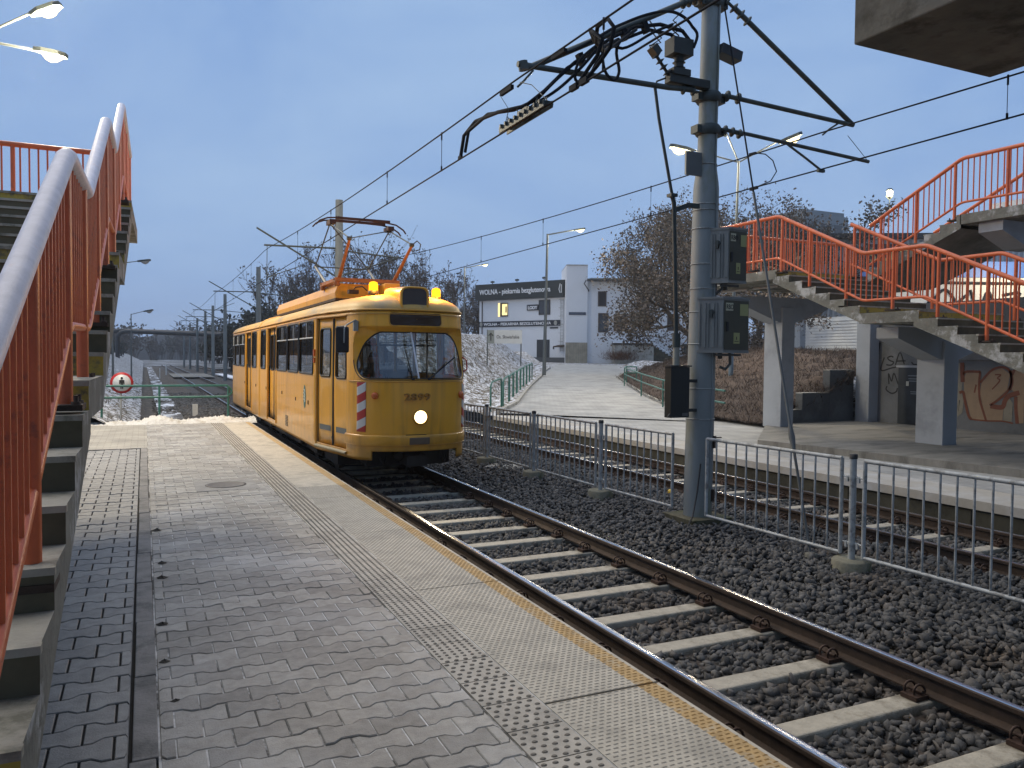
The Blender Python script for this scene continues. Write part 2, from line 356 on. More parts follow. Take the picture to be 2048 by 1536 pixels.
while y < 11:
    n = 0; x = 1.905+(row % 2)*.021
    while x < 2.575:
        mi = 3 if x > 2.452 else 2
        g.add([(x-.014, y-.0055, 0), (x+.014, y-.0055, 0), (x+.014, y+.0055, 0), (x-.014, y+.0055, 0), (x-.009, y, .0035), (x+.009, y, .0035)], [(0, 1, 5, 4), (1, 2, 5), (2, 3, 4, 5), (3, 0, 4)], mi); x += .042
    y += .033; row += 1
g.build('platform_edge', [EDGE, STRIPE, STUD, STRIPES], kind='structure')
MB().box(1.873, 1.883, -.7, 22.3, -.03, -.003).build('joint_strip', M('joint_snow', (.5, .5, .48), .9, var=.3, vs=6, stain=(.1, .09, .08), stain_s=2.5, stain_lo=.45), kind='structure')

# far platform, its raised shelter floor and the path that climbs away -----------
PAVF = BRICKM('pale_paving_block', (.30, .30, .285), (.33, .325, .305), (.22, .22, .21), .2, .2, .75)
EDGEF = M('frosty_edge_slab', (.37, .345, .295), .8, var=.1, vs=4, stain=(.44, .44, .43), stain_s=1.2, stain_lo=.45, stain_hi=.65)
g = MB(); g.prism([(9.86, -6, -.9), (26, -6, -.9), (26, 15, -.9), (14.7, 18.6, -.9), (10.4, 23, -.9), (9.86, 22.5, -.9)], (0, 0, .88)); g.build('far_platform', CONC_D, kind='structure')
g = MB(); g.prism([(9.78, -6, -.12), (10.75, -6, -.12), (10.75, 22.9, -.12), (9.78, 22.4, -.12)], (0, 0, .12)); g.build('far_platform_edge', EDGEF, kind='structure', bevel=.01)
g = MB(); g.prism([(10.755, -6, -.03), (26, -6, -.03), (26, 15, -.03), (14.7, 18.6, -.03), (10.9, 22.9, -.03), (10.755, 22.8, -.03)], (0, 0, .031)); g.build('far_paving', PAVF, kind='structure')
g = MB(); g.box(9.84, 9.875, -6, 22.4, -.62, -.14)
yy = -5.2
while yy < 22: g.box(9.825, 9.84, yy, yy+1.98, -.6, -.15); yy += 2.0
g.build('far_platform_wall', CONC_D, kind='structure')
FLOORM = M('worn_shelter_floor', (.20, .19, .165), .65, var=.25, vs=1.2, stain=(.11, .105, .09), stain_s=.7, bump=.2, bs=50, stretch=(1, 3, 1))
g = MB(); g.prism([(12.95, 0, 0), (12.37, 7.73, 0), (11.89, 11.3, 0), (11.6, 12.75, 0), (14.2, 15.35, 0), (14.85, 15.9, 0), (18.6, 15.95, 0), (18.6, 0, 0)], (0, 0, .13)); g.build('shelter_floor', FLOORM, kind='structure', bevel=.015)
def base(x, y):
    d = x*.45+y*.893-22.5
    return min(max(d*.0225, 0), 1.55)
lft = [(10.1, 22.5), (12.07, 25.4), (14.7, 30.2), (17.9, 35.9), (22, 43), (26.2, 50.6), (30, 57), (35, 65)]
rgt = [(14.6, 18.1), (16.2, 22.0), (18.6, 27.0), (22.3, 34.0), (26.5, 41.5), (31.8, 48.8), (36, 55), (42, 62)]
g = MB(); P = []
for (a, b), (c, d) in zip(lft, rgt):
    row = []
    for k in range(9):
        t = k/8; x, y = a+(c-a)*t, b+(d-b)*t; row.append((x, y, base(x, y)+.02))
    P.append(row)
g.grid(P); g.build('path', PAVF, kind='structure')
kk = MB()
for side, sg in ((lft, -1), (rgt, 1)):
    for (a, b), (c, d) in zip(side[:-2], side[1:-1]):
        n = Vector((d-b, a-c, 0)).normalized()*sg; z0, z1 = base(a, b), base(c, d)
        p = [Vector((a, b, z0-.1)), Vector((c, d, z1-.1))]
        kk.add([p[0], p[1], p[1]+n*.12, p[0]+n*.12]+[q+Vector((0, 0, .22)) for q in (p[0], p[1], p[1]+n*.12, p[0]+n*.12)], [(0, 1, 5, 4), (1, 2, 6, 5), (2, 3, 7, 6), (3, 0, 4, 7), (4, 5, 6, 7)])
kk.build('kerb', CONC_L, kind='structure')
# ground that rises beside the path
def pathpos(x, y):
    """(distance along the path's left edge, distance to its left)"""
    best = None; acc = 0
    for (a, b), (c, d) in zip(lft, lft[1:]):
        L = math.hypot(c-a, d-b); ux, uy = (c-a)/L, (d-b)/L; t = min(max((x-a)*ux+(y-b)*uy, 0), L); dx, dy = x-a-ux*t, y-b-uy*t; q = math.hypot(dx, dy); e = -(dx*uy-dy*ux)
        if best is None or q < best[0]: best = (q, acc+t, math.copysign(q, e))
        acc += L
    return best[1], best[2]
def sst(t): t = min(max(t, 0), 1); return t*t*(3-2*t)
def mound(x, y):
    h = base(x, y)-.10
    if y < 75 and x < 36:
        s, e = pathpos(x, y); h += 2.75*sst((e-.8)/4.6)*sst((s-1)/15)*(1-.6*sst((s-38)/14))
    h += .7*math.exp(-((x-39)/6)**2-((y-58)/3.5)**2)
    return h
def inpath(x, y, m=0.):
    d = 0
    for i in range(len(lft)-1):
        (a, b), (c, e) = lft[i], rgt[i]; (a2, b2), (c2, e2) = lft[i+1], rgt[i+1]
        q = [(a, b), (c, e), (c2, e2), (a2, b2)]
        s = [(q[(k+1) % 4][0]-q[k][0])*(y-q[k][1])-(q[(k+1) % 4][1]-q[k][1])*(x-q[k][0]) for k in range(4)]
        if all(v >= -m for v in s) or all(v <= m for v in s): return True
    return False
xs = np.concatenate([np.arange(10.0, 30, .3), np.arange(30, 110, 2.)]); ys = np.concatenate([np.arange(22.9, 62, .4), np.arange(62, 170, 4.)])
P = []
for x in xs:
    row = []
    for y in ys:
        h = mound(x, y)
        if x < 30 and y < 62: h += RNG.normal(0, .035)
        if x < 45 and inpath(x, y, 1.5): h = min(h, base(x, y)-.06)
        row.append((x, y, h))
    P.append(row)
g = MB(); g.grid(P); g.build('snowy_bank', PATCH('snowy_bank_grass', (.60, .62, .66), (.115, .095, .065), 4.5, .475, .545, bump=1., bs=14), kind='structure')
# brown hedge bank to the right of the path
foot = [(14.85, 16.0), (15.2, 19.0), (16.5, 22.2), (18.9, 27.2), (22.6, 34.2), (26.8, 41.7)]
P = []
for i in range(len(foot)*10-9):
    k, t = divmod(i, 10); t /= 10; k2 = min(k+1, len(foot)-1)
    a = Vector((*foot[k], 0)); b = Vector((*foot[k2], 0)); p = a+(b-a)*t; nrm = Vector((.86, -.5, 0))
    row = []
    for j in range(36):
        e = j*.38; q = p+nrm*e; h = base(p.x, p.y)+min(.12+.34*e, 1.75+.012*e)+RNG.normal(0, .06)*(j > 0)
        if q.y < 16.2: q.y = 16.2+(q.y-16.2)*.02
        row.append((q.x, q.y, h))
    P.append(row)
HEDGEM = M('dead_brown_groundcover', (.055, .036, .026), .95, var=.5, vs=22, stain=(.085, .06, .045), stain_s=1.5, stain_lo=.5, stain_hi=.75, bump=.5, bs=40)
g = MB(); g.grid(P); g.build('brown_bank', HEDGEM, kind='structure'); BANK = P
# twiggy ground cover growing on it
g = MB()
for _ in range(42000):
    i = RNG.integers(0, len(P)-1); j = int(RNG.integers(0, 24)); q = Vector(P[i][j]); q += Vector((RNG.uniform(-.3, .3), RNG.uniform(-.3, .3), -.02))
    L = RNG.uniform(.10, .32); d = Vector((RNG.normal(0, .7), RNG.normal(0, .7), RNG.uniform(.25, 1))).normalized()*L; w = Vector((RNG.normal(), RNG.normal(), .2)).normalized()*RNG.uniform(.004, .011)
    g.add([q-w, q+w, q+d*.9+w*.6, q+d], [(0, 1, 2, 3)], int(RNG.integers(0, 3)))
g.build('ground_cover', [M('twig_brown', (.07, .046, .034), .9, var=.3), M('twig_dark', (.032, .022, .018), .9, var=.3), M('twig_grey', (.11, .088, .07), .9, var=.3)], kind='stuff')

# left of the tracks beyond the platform -----------------------------
MB().grid([[(x, y, -.38+.02*math.sin(y*1.3+x*7)) for y in np.linspace(22.4, 150, 80)] for x in (1.15, 1.6, 2.1, 2.45)]).build('gravel_shoulder', M('brown_gravel', (.075, .06, .045), .95, var=.5, vs=14, stain=(.035, .03, .025), stain_s=1.5, bump=1, bs=40), kind='structure')
MB().grid([[(x, y, -.33+.05*math.sin(y*.9)+RNG.normal(0, .02)) for y in np.linspace(22.4, 150, 260)] for x in (.45, .65, .9, 1.18)]).build('snow_strip', PATCH('broken_snow', (.60, .63, .68), (.06, .055, .05), 2.2, .50, .57), kind='structure')
MB().grid([[(x, y, -.52+(.2 if x < -.1 else 0)) for y in np.linspace(22.4, 150, 60)] for x in (-.12, 0, .25, .5)]).build('ditch', M('muddy_ditch', (.045, .036, .026), .9, var=.5, vs=3, stretch=(4, .6, 1), stain=(.1, .085, .065), stain_s=1.5), kind='structure')
P = []
for x in np.concatenate([np.arange(-.1, -6, -.25), np.arange(-6, -90, -3)]):
    P.append([(x, y, -.36+min(max(0, -.1-x)*.52, 2.3+.02*abs(x)) + RNG.normal(0, .03)) for y in np.concatenate([np.arange(22.35, 70, .4), np.arange(70, 260, 5)])])
g = MB(); g.grid(P); g.build('embankment', GRASS_SNOW, kind='structure')
g = MB(); g.box(2.4, 6.0, 78, 92, -.30, -.236); g.build('crossing', CONC, kind='structure')
MB().box(6.9, 7.8, 58, 90, -.3, -.2).build('snow_strip', SNOW, kind='structure')
# swept snow ridge at the platform end
g = MB(); P = []
for y in np.linspace(22.15, 23.2, 26):
    row = []
    for x in np.linspace(-1.9, 2.75, 150):
        e = max(0, 1-((y-22.62)/.5)**2); tall = .06+.16*(.5+.5*math.sin(x*2.1+.6))*(.6+.4*math.sin(x*5.3))+(.12 if x > 1.3 else 0)*max(0, 1-abs(x-1.9)/.6)
        row.append((x, y+RNG.normal(0, .012), e*tall+RNG.normal(0, .022)*e-.03))
    P.append(row)
g.grid(P); g.build('snow_ridge', M('dirty_snow', (.60, .585, .55), .85, var=.12, vs=6, stain=(.36, .32, .26), stain_s=4, stain_lo=.5, stain_hi=.68, bump=.8, bs=16), kind='stuff')

# rails ------------------------------------------------------------------
HEADM = M('polished_rail_head', (.50, .50, .52), .24, 1., var=.06, vs=1.5)
def rail(x, z, label, y0=-6, y1=170, grp='rails of the two tracks'):
    prof = [(-.062, -.15), (.062, -.15), (.062, -.138), (.012, -.118), (.0085, -.045), (.0345, -.034), (.0345, -.010), (.026, -.002), (.012, 0), (-.012, 0), (-.026, -.002), (-.0345, -.010), (-.0345, -.034), (-.0085, -.045), (-.012, -.118), (-.062, -.138)]
    n = len(prof); g = MB(); vs = [(x+a, y, z+b) for y in (y0, y1) for a, b in prof]
    for i in range(n):
        j = (i+1) % n; top = i in (7, 8, 9)
        g.add([vs[i], vs[j], vs[n+j], vs[n+i]], [(0, 1, 2, 3)], 1 if top else 0)
    g.add(vs, [tuple(range(n)), tuple(range(2*n-1, n-1, -1))]); return g.build('rail', [RUST, HEADM], label=label, cat='rail', group=grp, loc=(x, 0, z-.15))
XR = [3.137, 4.64]; XR2 = [7.96, 9.27]
rail(3.137, -.22, 'polished rail of the tram track closest to the yellow striped platform edge')
rail(4.64, -.22, 'rail of the yellow tram track on its far side, next to the dark gravel strip')
rail(7.96, -.22, 'rail of the second track just behind the grey barred fence')
rail(9.27, -.22, 'rail of the second track running along the far platform wall')
# sleepers with spring clips
SLM = M('concrete_sleeper', (.40, .365, .295), .85, var=.2, vs=7, stain=(.20, .175, .13), stain_s=3, bump=.3, bs=60)
CLIP = M('rusty_spring_clip', (.055, .03, .02), .65, .3, var=.4, vs=30)
def make_sleeper(xs, label, group, loc):
    g = MB(); cx = sum(xs)/2; hw = (xs[1]-xs[0])/2+.5; y = loc[1]; w = .085
    g.prism([(cx-hw, y-w-.03, -.56), (cx-hw, y+w+.03, -.56), (cx-hw, y+w, -.385), (cx-hw, y-w, -.385)], (2*hw, 0, 0))
    s = g.build('sleeper', SLM, label=label, cat='sleeper', group=group, loc=loc, bevel=.012)
    for x in xs:
        for sg in (-1, 1):
            c = MB(); cx2 = x+sg*.105
            for dy in (-.035, .035):
                c.tube([(cx2+.042*math.cos(a), y+dy+.018*math.sin(a*.5), -.333+.042*math.sin(a)) for a in np.linspace(0, 2*math.pi, 13)[:-1]], .0085, 5, closed=True)
            c.obox((cx2+sg*.01, y, -.368), (1, 0, 0), (0, 1, 0), (0, 0, 1), .06, .06, .014)
            c.tube([(cx2, y-.05, -.333), (cx2, y+.05, -.333)], .013, 6)
            c.build('rail_clip', CLIP, parent=s)
    return s
s1 = make_sleeper(XR, 'pale concrete sleeper lying in dark gravel under the rails of the yellow tram', 'sleepers of the tram track', (3.89, 3.48, -.56))
s2 = make_sleeper(XR2, 'pale concrete sleeper of the second track behind the barred fence', 'sleepers of the second track', (8.615, 3.2, -.56))
def copies(src, x, y0, ys):
    tree = [k for k in bpy.data.objects if k.parent == src]
    for y in ys:
        c = src.copy(); COL.objects.link(c); c.location = (x+RNG.normal(0, .012), y, src.location.z+RNG.normal(0, .004)); c.rotation_euler.z = RNG.normal(0, .008)
        if y < 22:
            for k in tree: d = k.copy(); COL.objects.link(d); d.parent = c
copies(s1, 3.89, 3.48, [3.48+.705*k for k in range(-3, 20) if k])
copies(s2, 8.615, 3.2, [3.2+.7*k for k in range(-1, 40) if k])

# ballast stones ---------------------------------------------------------
def ico():
    t = (1+5**.5)/2
    v = np.array([(-1, t, 0), (1, t, 0), (-1, -t, 0), (1, -t, 0), (0, -1, t), (0, 1, t), (0, -1, -t), (0, 1, -t), (t, 0, -1), (t, 0, 1), (-t, 0, -1), (-t, 0, 1)], float); v /= np.linalg.norm(v[0])
    f = np.array([(0, 11, 5), (0, 5, 1), (0, 1, 7), (0, 7, 10), (0, 10, 11), (1, 5, 9), (5, 11, 4), (11, 10, 2), (10, 7, 6), (7, 1, 8), (3, 9, 4), (3, 4, 2), (3, 2, 6), (3, 6, 8), (3, 8, 9), (4, 9, 5), (2, 4, 11), (6, 2, 10), (8, 6, 7), (9, 8, 1)])
    return v, f
def cubeb():
    v = np.array([(x, y, z) for z in (-1, 1) for y in (-1, 1) for x in (-1, 1)], float)*.62
    f = np.array([(0, 2, 3), (0, 3, 1), (4, 5, 7), (4, 7, 6), (0, 1, 5), (0, 5, 4), (2, 6, 7), (2, 7, 3), (0, 4, 6), (0, 6, 2), (1, 3, 7), (1, 7, 5)])
    return v, f
def stone_geo(pts, rad, vf):
    v, f = vf; n, nv = len(pts), len(v); sh = v[None]*(1+RNG.uniform(-.42, .34, (n, nv, 1)))+RNG.uniform(-.16, .16, (n, nv, 3))
    sh = sh*np.stack([RNG.uniform(.8, 1.4, n), RNG.uniform(.65, 1.1, n), RNG.uniform(.40, .75, n)], 1)[:, None]
    q = RNG.normal(size=(n, 4)); q[:, 1:3] *= .5; q /= np.linalg.norm(q, axis=1)[:, None]; w, x, y, z = q.T
    Rm = np.stack([1-2*(y*y+z*z), 2*(x*y-z*w), 2*(x*z+y*w), 2*(x*y+z*w), 1-2*(x*x+z*z), 2*(y*z-x*w), 2*(x*z-y*w), 2*(y*z+x*w), 1-2*(x*x+y*y)], 1).reshape(n, 3, 3)
    return (np.einsum('nij,nkj->nki', Rm, sh)*rad[:, None, None]+pts[:, None]).reshape(-1, 3), (f[None]+(np.arange(n)*nv)[:, None, None]).reshape(-1, 3)
def stones(pts, rad, mat, name):
    k = RNG.permutation(len(pts)); h = len(pts)*6//10
    V1, F1 = stone_geo(pts[k[:h]], rad[k[:h]], cubeb()); V2, F2 = stone_geo(pts[k[h:]], rad[k[h:]], ico())
    V = np.concatenate([V1, V2]); F = np.concatenate([F1, F2+len(V1)]); nf = len(F)
    me = bpy.data.meshes.new(name); me.vertices.add(len(V)); me.vertices.foreach_set('co', V.ravel().astype(np.float32))
    me.loops.add(nf*3); me.loops.foreach_set('vertex_index', F.ravel().astype(np.int32)); me.polygons.add(nf)
    me.polygons.foreach_set('loop_start', np.arange(0, nf*3, 3, dtype=np.int32)); me.update(calc_edges=True); me.validate(); me.materials.append(mat)
    o = bpy.data.objects.new(name, me); COL.objects.link(o); o['kind'] = 'stuff'; return o
def scatter(x0, x1, y0, y1, dens, z, r0, r1, keep=None, layers=1):
    n = int((x1-x0)*(y1-y0)*dens); p = np.stack([RNG.uniform(x0, x1, n), RNG.uniform(y0, y1, n), np.full(n, z)], 1)
    if keep is not None: p = p[keep(p)]
    p[:, 2] += RNG.normal(0, .012, len(p)); return p, RNG.uniform(r0, r1, len(p))
def norail(p):
    k = np.ones(len(p), bool)
    for x in XR+XR2: k &= np.abs(p[:, 0]-x) > .075
    ph = ((p[:, 1]-3.48)/.705+.5) % 1-.5; on = (np.abs(ph*.705) < .10) & (np.abs(p[:, 0]-3.89) < .74); k &= ~(on & (RNG.random(len(p)) > .03))
    ph = ((p[:, 1]-3.2)/.7+.5) % 1-.5; on = (np.abs(ph*.7) < .10) & (np.abs(p[:, 0]-8.615) < .8); k &= ~on
    return k
bed = []
for a in (scatter(3.2, 4.6, 1.3, 7, 620, -.435, .016, .05, norail), scatter(3.2, 4.6, 7, 14, 420, -.435, .025, .045, norail),
          scatter(4.68, 8.0, 1.6, 7, 600, -.372, .016, .052, norail), scatter(4.68, 8.0, 7, 12, 420, -.372, .024, .045, norail), scatter(4.68, 8.0, 12, 19, 240, -.372, .028, .05, norail),
          scatter(7.9, 9.8, 3.4, 9, 420, -.43, .024, .045, norail), scatter(7.9, 9.8, 9, 20, 220, -.43, .028, .05, norail), scatter(2.55, 3.1, 1.5, 12, 150, -.44, .024, .045), scatter(1.15, 3.05, 22.6, 48, 90, -.385, .025, .075), scatter(3.2, 4.6, 29.5, 48, 60, -.43, .03, .06), scatter(.3, 1.3, 22.6, 40, 25, -.36, .03, .08)):
    bed.append(a)
pts = np.concatenate([b[0] for b in bed]); rad = np.concatenate([b[1] for b in bed])
# the strip between the tracks is heaped a little
hm = np.exp(-((pts[:, 0]-6.2)/1.0)**2)*.045*(pts[:, 0] > 4.7)*(pts[:, 0] < 7.8); pts[:, 2] += hm
BALS = M('ballast_stone', (.082, .080, .078), .88, var=.25, vs=10, stain=(.088, .066, .048), stain_s=.8, stain_lo=.54, stain_hi=.70, bump=.3, bs=60, island=.45)
stones(pts, rad, BALS, 'ballast')
print('stones', len(pts))
# dead grass standing through the snow
g = MB(); n = 0
while n < 15000:
    if n % 3: x, y = RNG.normal(14.2, 3.6), RNG.normal(38, 7.5)
    else: x, y = -RNG.uniform(.1, 7), RNG.uniform(22.6, 62)
    if x > 0 and (x < 10.2 or y < 23.5 or inpath(x, y, 2.5)): n += 1; continue
    z = mound(x, y) if x > 0 else -.36+min(max(0, -.1-x)*.52, 2.3)
    d = Vector((RNG.normal(0, .6), RNG.normal(0, .6), RNG.uniform(.15, .7))).normalized()*RNG.uniform(.10, .30); w = Vector((RNG.normal(), RNG.normal(), 0)).normalized()*RNG.uniform(.008, .022); c = Vector((x, y, z-.03))
    g.add([c-w, c+w, c+d], [(0, 1, 2)], int(RNG.integers(0, 3))); n += 1
g.build('dead_grass', [M('straw_blade', (.20, .16, .09), .9, var=.2), M('brown_blade', (.09, .065, .04), .9, var=.2), M('dark_blade', (.04, .035, .025), .9, var=.2)], kind='stuff')
# ================================================================== THE TRAM
CX, Y0 = 3.885, 11.70
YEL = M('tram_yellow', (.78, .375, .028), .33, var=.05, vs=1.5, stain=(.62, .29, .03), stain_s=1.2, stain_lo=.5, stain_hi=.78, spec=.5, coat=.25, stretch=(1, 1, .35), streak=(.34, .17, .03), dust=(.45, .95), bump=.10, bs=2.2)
YELR = M('dusty_roof_yellow', (.58, .34, .08), .55, var=.1, vs=2.5, stain=(.36, .25, .12), stain_s=1.7, stretch=(1, .4, 1))
YELD = M('yellow_door_trim', (.55, .27, .03), .4, var=.08)
TGLASS = GLASS('tram_glass', (.55, .60, .62), .13)
INNER = M('grey_interior', (.10, .095, .085), .8, var=.1)
half = [(0, 0), (.2, .012), (.4, .05), (.58, .12), (.72, .215), (.82, .325), (.885, .44), (.93, .575), (.963, .75), (.99, .95), (1.035, 1.25), (1.12, 1.75), (1.165, 2.02), (1.175, 2.25), (1.175, 2.6)]
LEN = 17.55
def catmull(p, m=10):
    o = []; q = [(-p[1][0], p[1][1])]+list(p)+[(2*p[-1][0]-p[-2][0], 2*p[-1][1]-p[-2][1])]
    for i in range(1, len(q)-2):
        for k in range(m):
            t = k/m; a, b, c, d = [np.array(v) for v in q[i-1:i+3]]
            o.append(tuple(.5*((2*b)+(c-a)*t+(2*a-5*b+4*c-d)*t*t+(3*b-a-3*c+d)*t**3)))
    return o+[p[-1]]
front = catmull(half, 12)
rear = [(1.175, LEN-1.6), (1.15, LEN-.9), (1.08, LEN-.35), (.95, LEN-.1), (.7, LEN), (0, LEN)]
PATH = np.array(front+rear); SEG = np.concatenate([[0], np.cumsum(np.linalg.norm(np.diff(PATH, axis=0), axis=1))])
def s_of_v(v): # arc length where the side reaches depth v behind the nose
    k = int(np.searchsorted(PATH[:, 1], v)); a, b = PATH[k-1], PATH[k]; t = (v-a[1])/max(1e-9, b[1]-a[1]); return SEG[k-1]+t*(SEG[k]-SEG[k-1])
def pu(s):
    s = min(max(s, 0), SEG[-1]-1e-6); k = int(np.searchsorted(SEG, s, 'right'))-1; t = (s-SEG[k])/(SEG[k+1]-SEG[k]); p = PATH[k]+(PATH[k+1]-PATH[k])*t
    d = PATH[k+1]-PATH[k]; d = d/np.linalg.norm(d); return p, np.array([d[1], -d[0]])   # point, outward normal (u>0 side)
ZB, ZG = .19, 2.52
def tp(s, z, out=0.):
    """point of the tram's skin: s arc length from the nose along one side, z height, out = proud of the skin"""
    sg = -1 if s < 0 else 1; p, n = pu(abs(s)); u, v = p[0]+n[0]*out, p[1]+n[1]*out
    wf = max(0, 1-v/1.5)
    if z > 1.42: v += wf*.17*min(1, (z-1.42)/1.0)
    else: v += wf*.05*max(0, (.9-z)/.7)
    u *= 1-.018*max(0, min(1, (z-1.3)/1.2))
    return Vector((CX-sg*u, Y0+v, z))
# s > 0 runs along the platform side (towards -X), s < 0 along the far side
def T(s, z, out=0.): return tp(s, z, out)
SV = lambda Y: s_of_v(Y-Y0)
def rr(s, z, s0, s1, z0, z1, r):
    """inside a rounded rectangle"""
    dx = max(s0+r-s, 0, s-(s1-r)); dz = max(z0+r-z, 0, z-(z1-r)); return dx*dx+dz*dz < r*r and s0 < s < s1 and z0 < z < z1
def rr_pts(s0, s1, z0, z1, r, n=6):
    o = []
    for (cs, cz, a0) in ((s1-r, z1-r, 0), (s0+r, z1-r, 90), (s0+r, z0+r, 180), (s1-r, z0+r, 270)):
        for k in range(n+1): a = R(a0+90*k/n); o.append((cs+r*math.cos(a), cz+r*math.sin(a)))
    return o
tram = thing('tram', 'yellow two section work tram with lit headlight and two amber roof beacons', 'tram', (CX, Y0, -.22))
# openings --------------------------------------------------------------
DOORS = [(SV(12.48), SV(13.86)), (SV(18.47), SV(19.86)), (SV(23.0), SV(24.4))]
WINS = [(14.16, 15.55), (15.64, 16.92), (17.0, 18.40), (20.18, 21.05), (21.94, 22.9), (24.64, 25.95), (26.05, 27.4), (27.5, 28.7)]
WS = [(SV(a), SV(b)) for a, b in WINS]
WSZ = (1.44, 2.265); WSS = 1.135                            # windscreen outline on the skin
def ws_out(s, z): return rr(s, z, -WSS, WSS, WSZ[0], WSZ[1], .30)
sl = set(np.round(np.arange(0, 1.42, .022), 4))
for a, b in DOORS+WS:
    sl |= {round(a, 4), round(b, 4)}
for s in np.arange(1.42, SEG[-1], .28):
    if all(abs(s-x) > .06 for x in sl): sl.add(round(float(s), 4))
sl.add(round(float(SEG[-1]), 4)); sp = sorted(sl); sfull = [-x for x in sp[::-1] if x > 0]+sp
zl = sorted(set(np.round(np.concatenate([np.arange(ZB, 2.53, .055), [.31, .33, 1.47, 2.425, 2.44]]), 4)) | set(np.round(np.arange(1.40, 2.31, .022), 4)))
zl = [z for i, z in enumerate(zl) if i == 0 or z-zl[i-1] > .004 or z in (1.47, 2.425, .31, 2.44)]
def keep(i, j):
    s = (sfull[i]+sfull[i+1])/2; z = (zl[j]+zl[j+1])/2; a = abs(s)
    if ws_out(s, z): return False
    if z < .33 and a < .74: return False                       # cut-out for the coupler
    for k, (p, q) in enumerate(DOORS):
        if p < s < q and .31 < z < 2.44: return False
        if s < 0 and p < a < q and 1.47 < z < 2.425: return False
    for p, q in WS:
        if p < a < q and 1.47 < z < 2.425: return False
    return True
g = MB(); g.grid([[T(s, z) for z in zl] for s in sfull], keep=keep)
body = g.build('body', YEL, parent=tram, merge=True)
sol = body.modifiers.new('thick', 'SOLIDIFY'); sol.thickness = .03; sol.offset = -1
# roof: offset of the plan towards its spine, rising to a crown
def rf(s, th):
    q = T(s, ZG); sx, sy = CX, min(max(q.y, Y0+1.45), Y0+LEN-1.3)
    c, e = math.cos(th), math.sin(th); k = c**.8; pr = .02 if th < .02 else 0
    return Vector((sx+(q.x-sx)*k*(1+pr), sy+(q.y-sy)*k, ZG+.31*e**.95))
ths = np.radians([0, 4, 9, 15, 22, 31, 42, 55, 70, 84, 89])
g = MB(); g.grid([[rf(s, th) for th in ths] for s in sfull]); g.build('roof', YELR, parent=tram)
g = MB(); g.tube([T(s, ZG+.005, .008) for s in sfull[::2]], .016, 6, caps=False); g.tube([T(s, ZG-.06, .004) for s in sfull[::2]], .007, 5, caps=False); g.build('gutter', YELD, parent=tram)
# front: bumper band, lower skirt lip, waist line
g = MB(); bs = [s for s in sfull if abs(s) < 1.62]
prof = [(.585, 0), (.58, .022), (.56, .028), (.44, .028), (.42, .022), (.415, 0)]
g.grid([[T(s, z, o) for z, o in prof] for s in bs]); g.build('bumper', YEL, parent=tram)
g = MB(); g.tube([T(s, 1.412, .004) for s in bs if abs(s) < 1.3], .009, 5); g.tube([T(s, .425, .022) for s in bs], .006, 5); g.build('trim_line', YELD, parent=tram)
# windscreen: reveal leading in to two flat-looking panes, rubber seal
def inner_pt(s, z):
    """outer outline point -> glass outline point"""
    t = (z-WSZ[0])/(WSZ[1]-WSZ[0]); k = 1-.015-.27*max(0, (t-.25)/.75)**1.6
    return s*k, WSZ[0]+.02+(WSZ[1]-WSZ[0]-.105)*t**.95
def inset(s, z):
    t = (z-WSZ[0])/(WSZ[1]-WSZ[0]); return -.02-.11*max(0, t)**1.2
ol = rr_pts(-WSS, WSS, WSZ[0], WSZ[1], .30, 10)
dense = []
for (a, b), (c, d) in zip(ol, ol[1:]+ol[:1]):
    m = max(1, int(math.hypot(c-a, d-b)/.05)); dense += [(a+(c-a)*k/m, b+(d-b)*k/m) for k in range(m)]
def glass_pt(s, z): a, b = inner_pt(s, z); return T(a, b, inset(s, z))
rev = MB(); rows = [[T(s, z, .002) for s, z in dense+dense[:1]], [T(s*.995, z+(1.85-z)*.01, -.012) for s, z in dense+dense[:1]], [glass_pt(s, z) for s, z in dense+dense[:1]]]
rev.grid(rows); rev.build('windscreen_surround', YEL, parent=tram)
g = MB(); g.tube([glass_pt(s, z) for s, z in dense], .011, 6, closed=True); g.tube([T(s, z, .004) for s, z in dense if z < 1.75], .007, 5, caps=True, closed=False); seal = g.build('windscreen_seal', BLACK, parent=tram)
g = MB(); c = [T(0, 1.85, -.07)]; N = len(dense)
fan = [[glass_pt(s*k, WSZ[0]+(z-WSZ[0])) for s, z in dense+dense[:1]] for k in (1., .75, .5, .25, .02)]
g.grid(fan); g.build('windscreen', TGLASS, parent=tram)
g = MB(); g.tube([T(.02, 1.46, -.015), T(.09, 2.18, -.12)], .016, 6); g.build('windscreen_divider', M('bright_trim', (.7, .7, .7), .3, .3), parent=tram)
for a, b in (((.12, 1.455), (.23, 1.93)), ((-.14, 1.455), (-.66, 1.80))):
    w = MB(); p, q = T(*a, .015), T(*b, .02); w.tube([p, p+(q-p)*.5, q], [.012, .009, .006], 5); w.obox(p+(q-p)*.66, (q-p).normalized(), (0, 1, 0), (0, 0, 1), (q-p).length*.32, .006, .012); w.lathe(p, [(.022, -.02), (.022, .02)], 8, axis='Y'); w.build('wiper', BLACK, parent=tram)
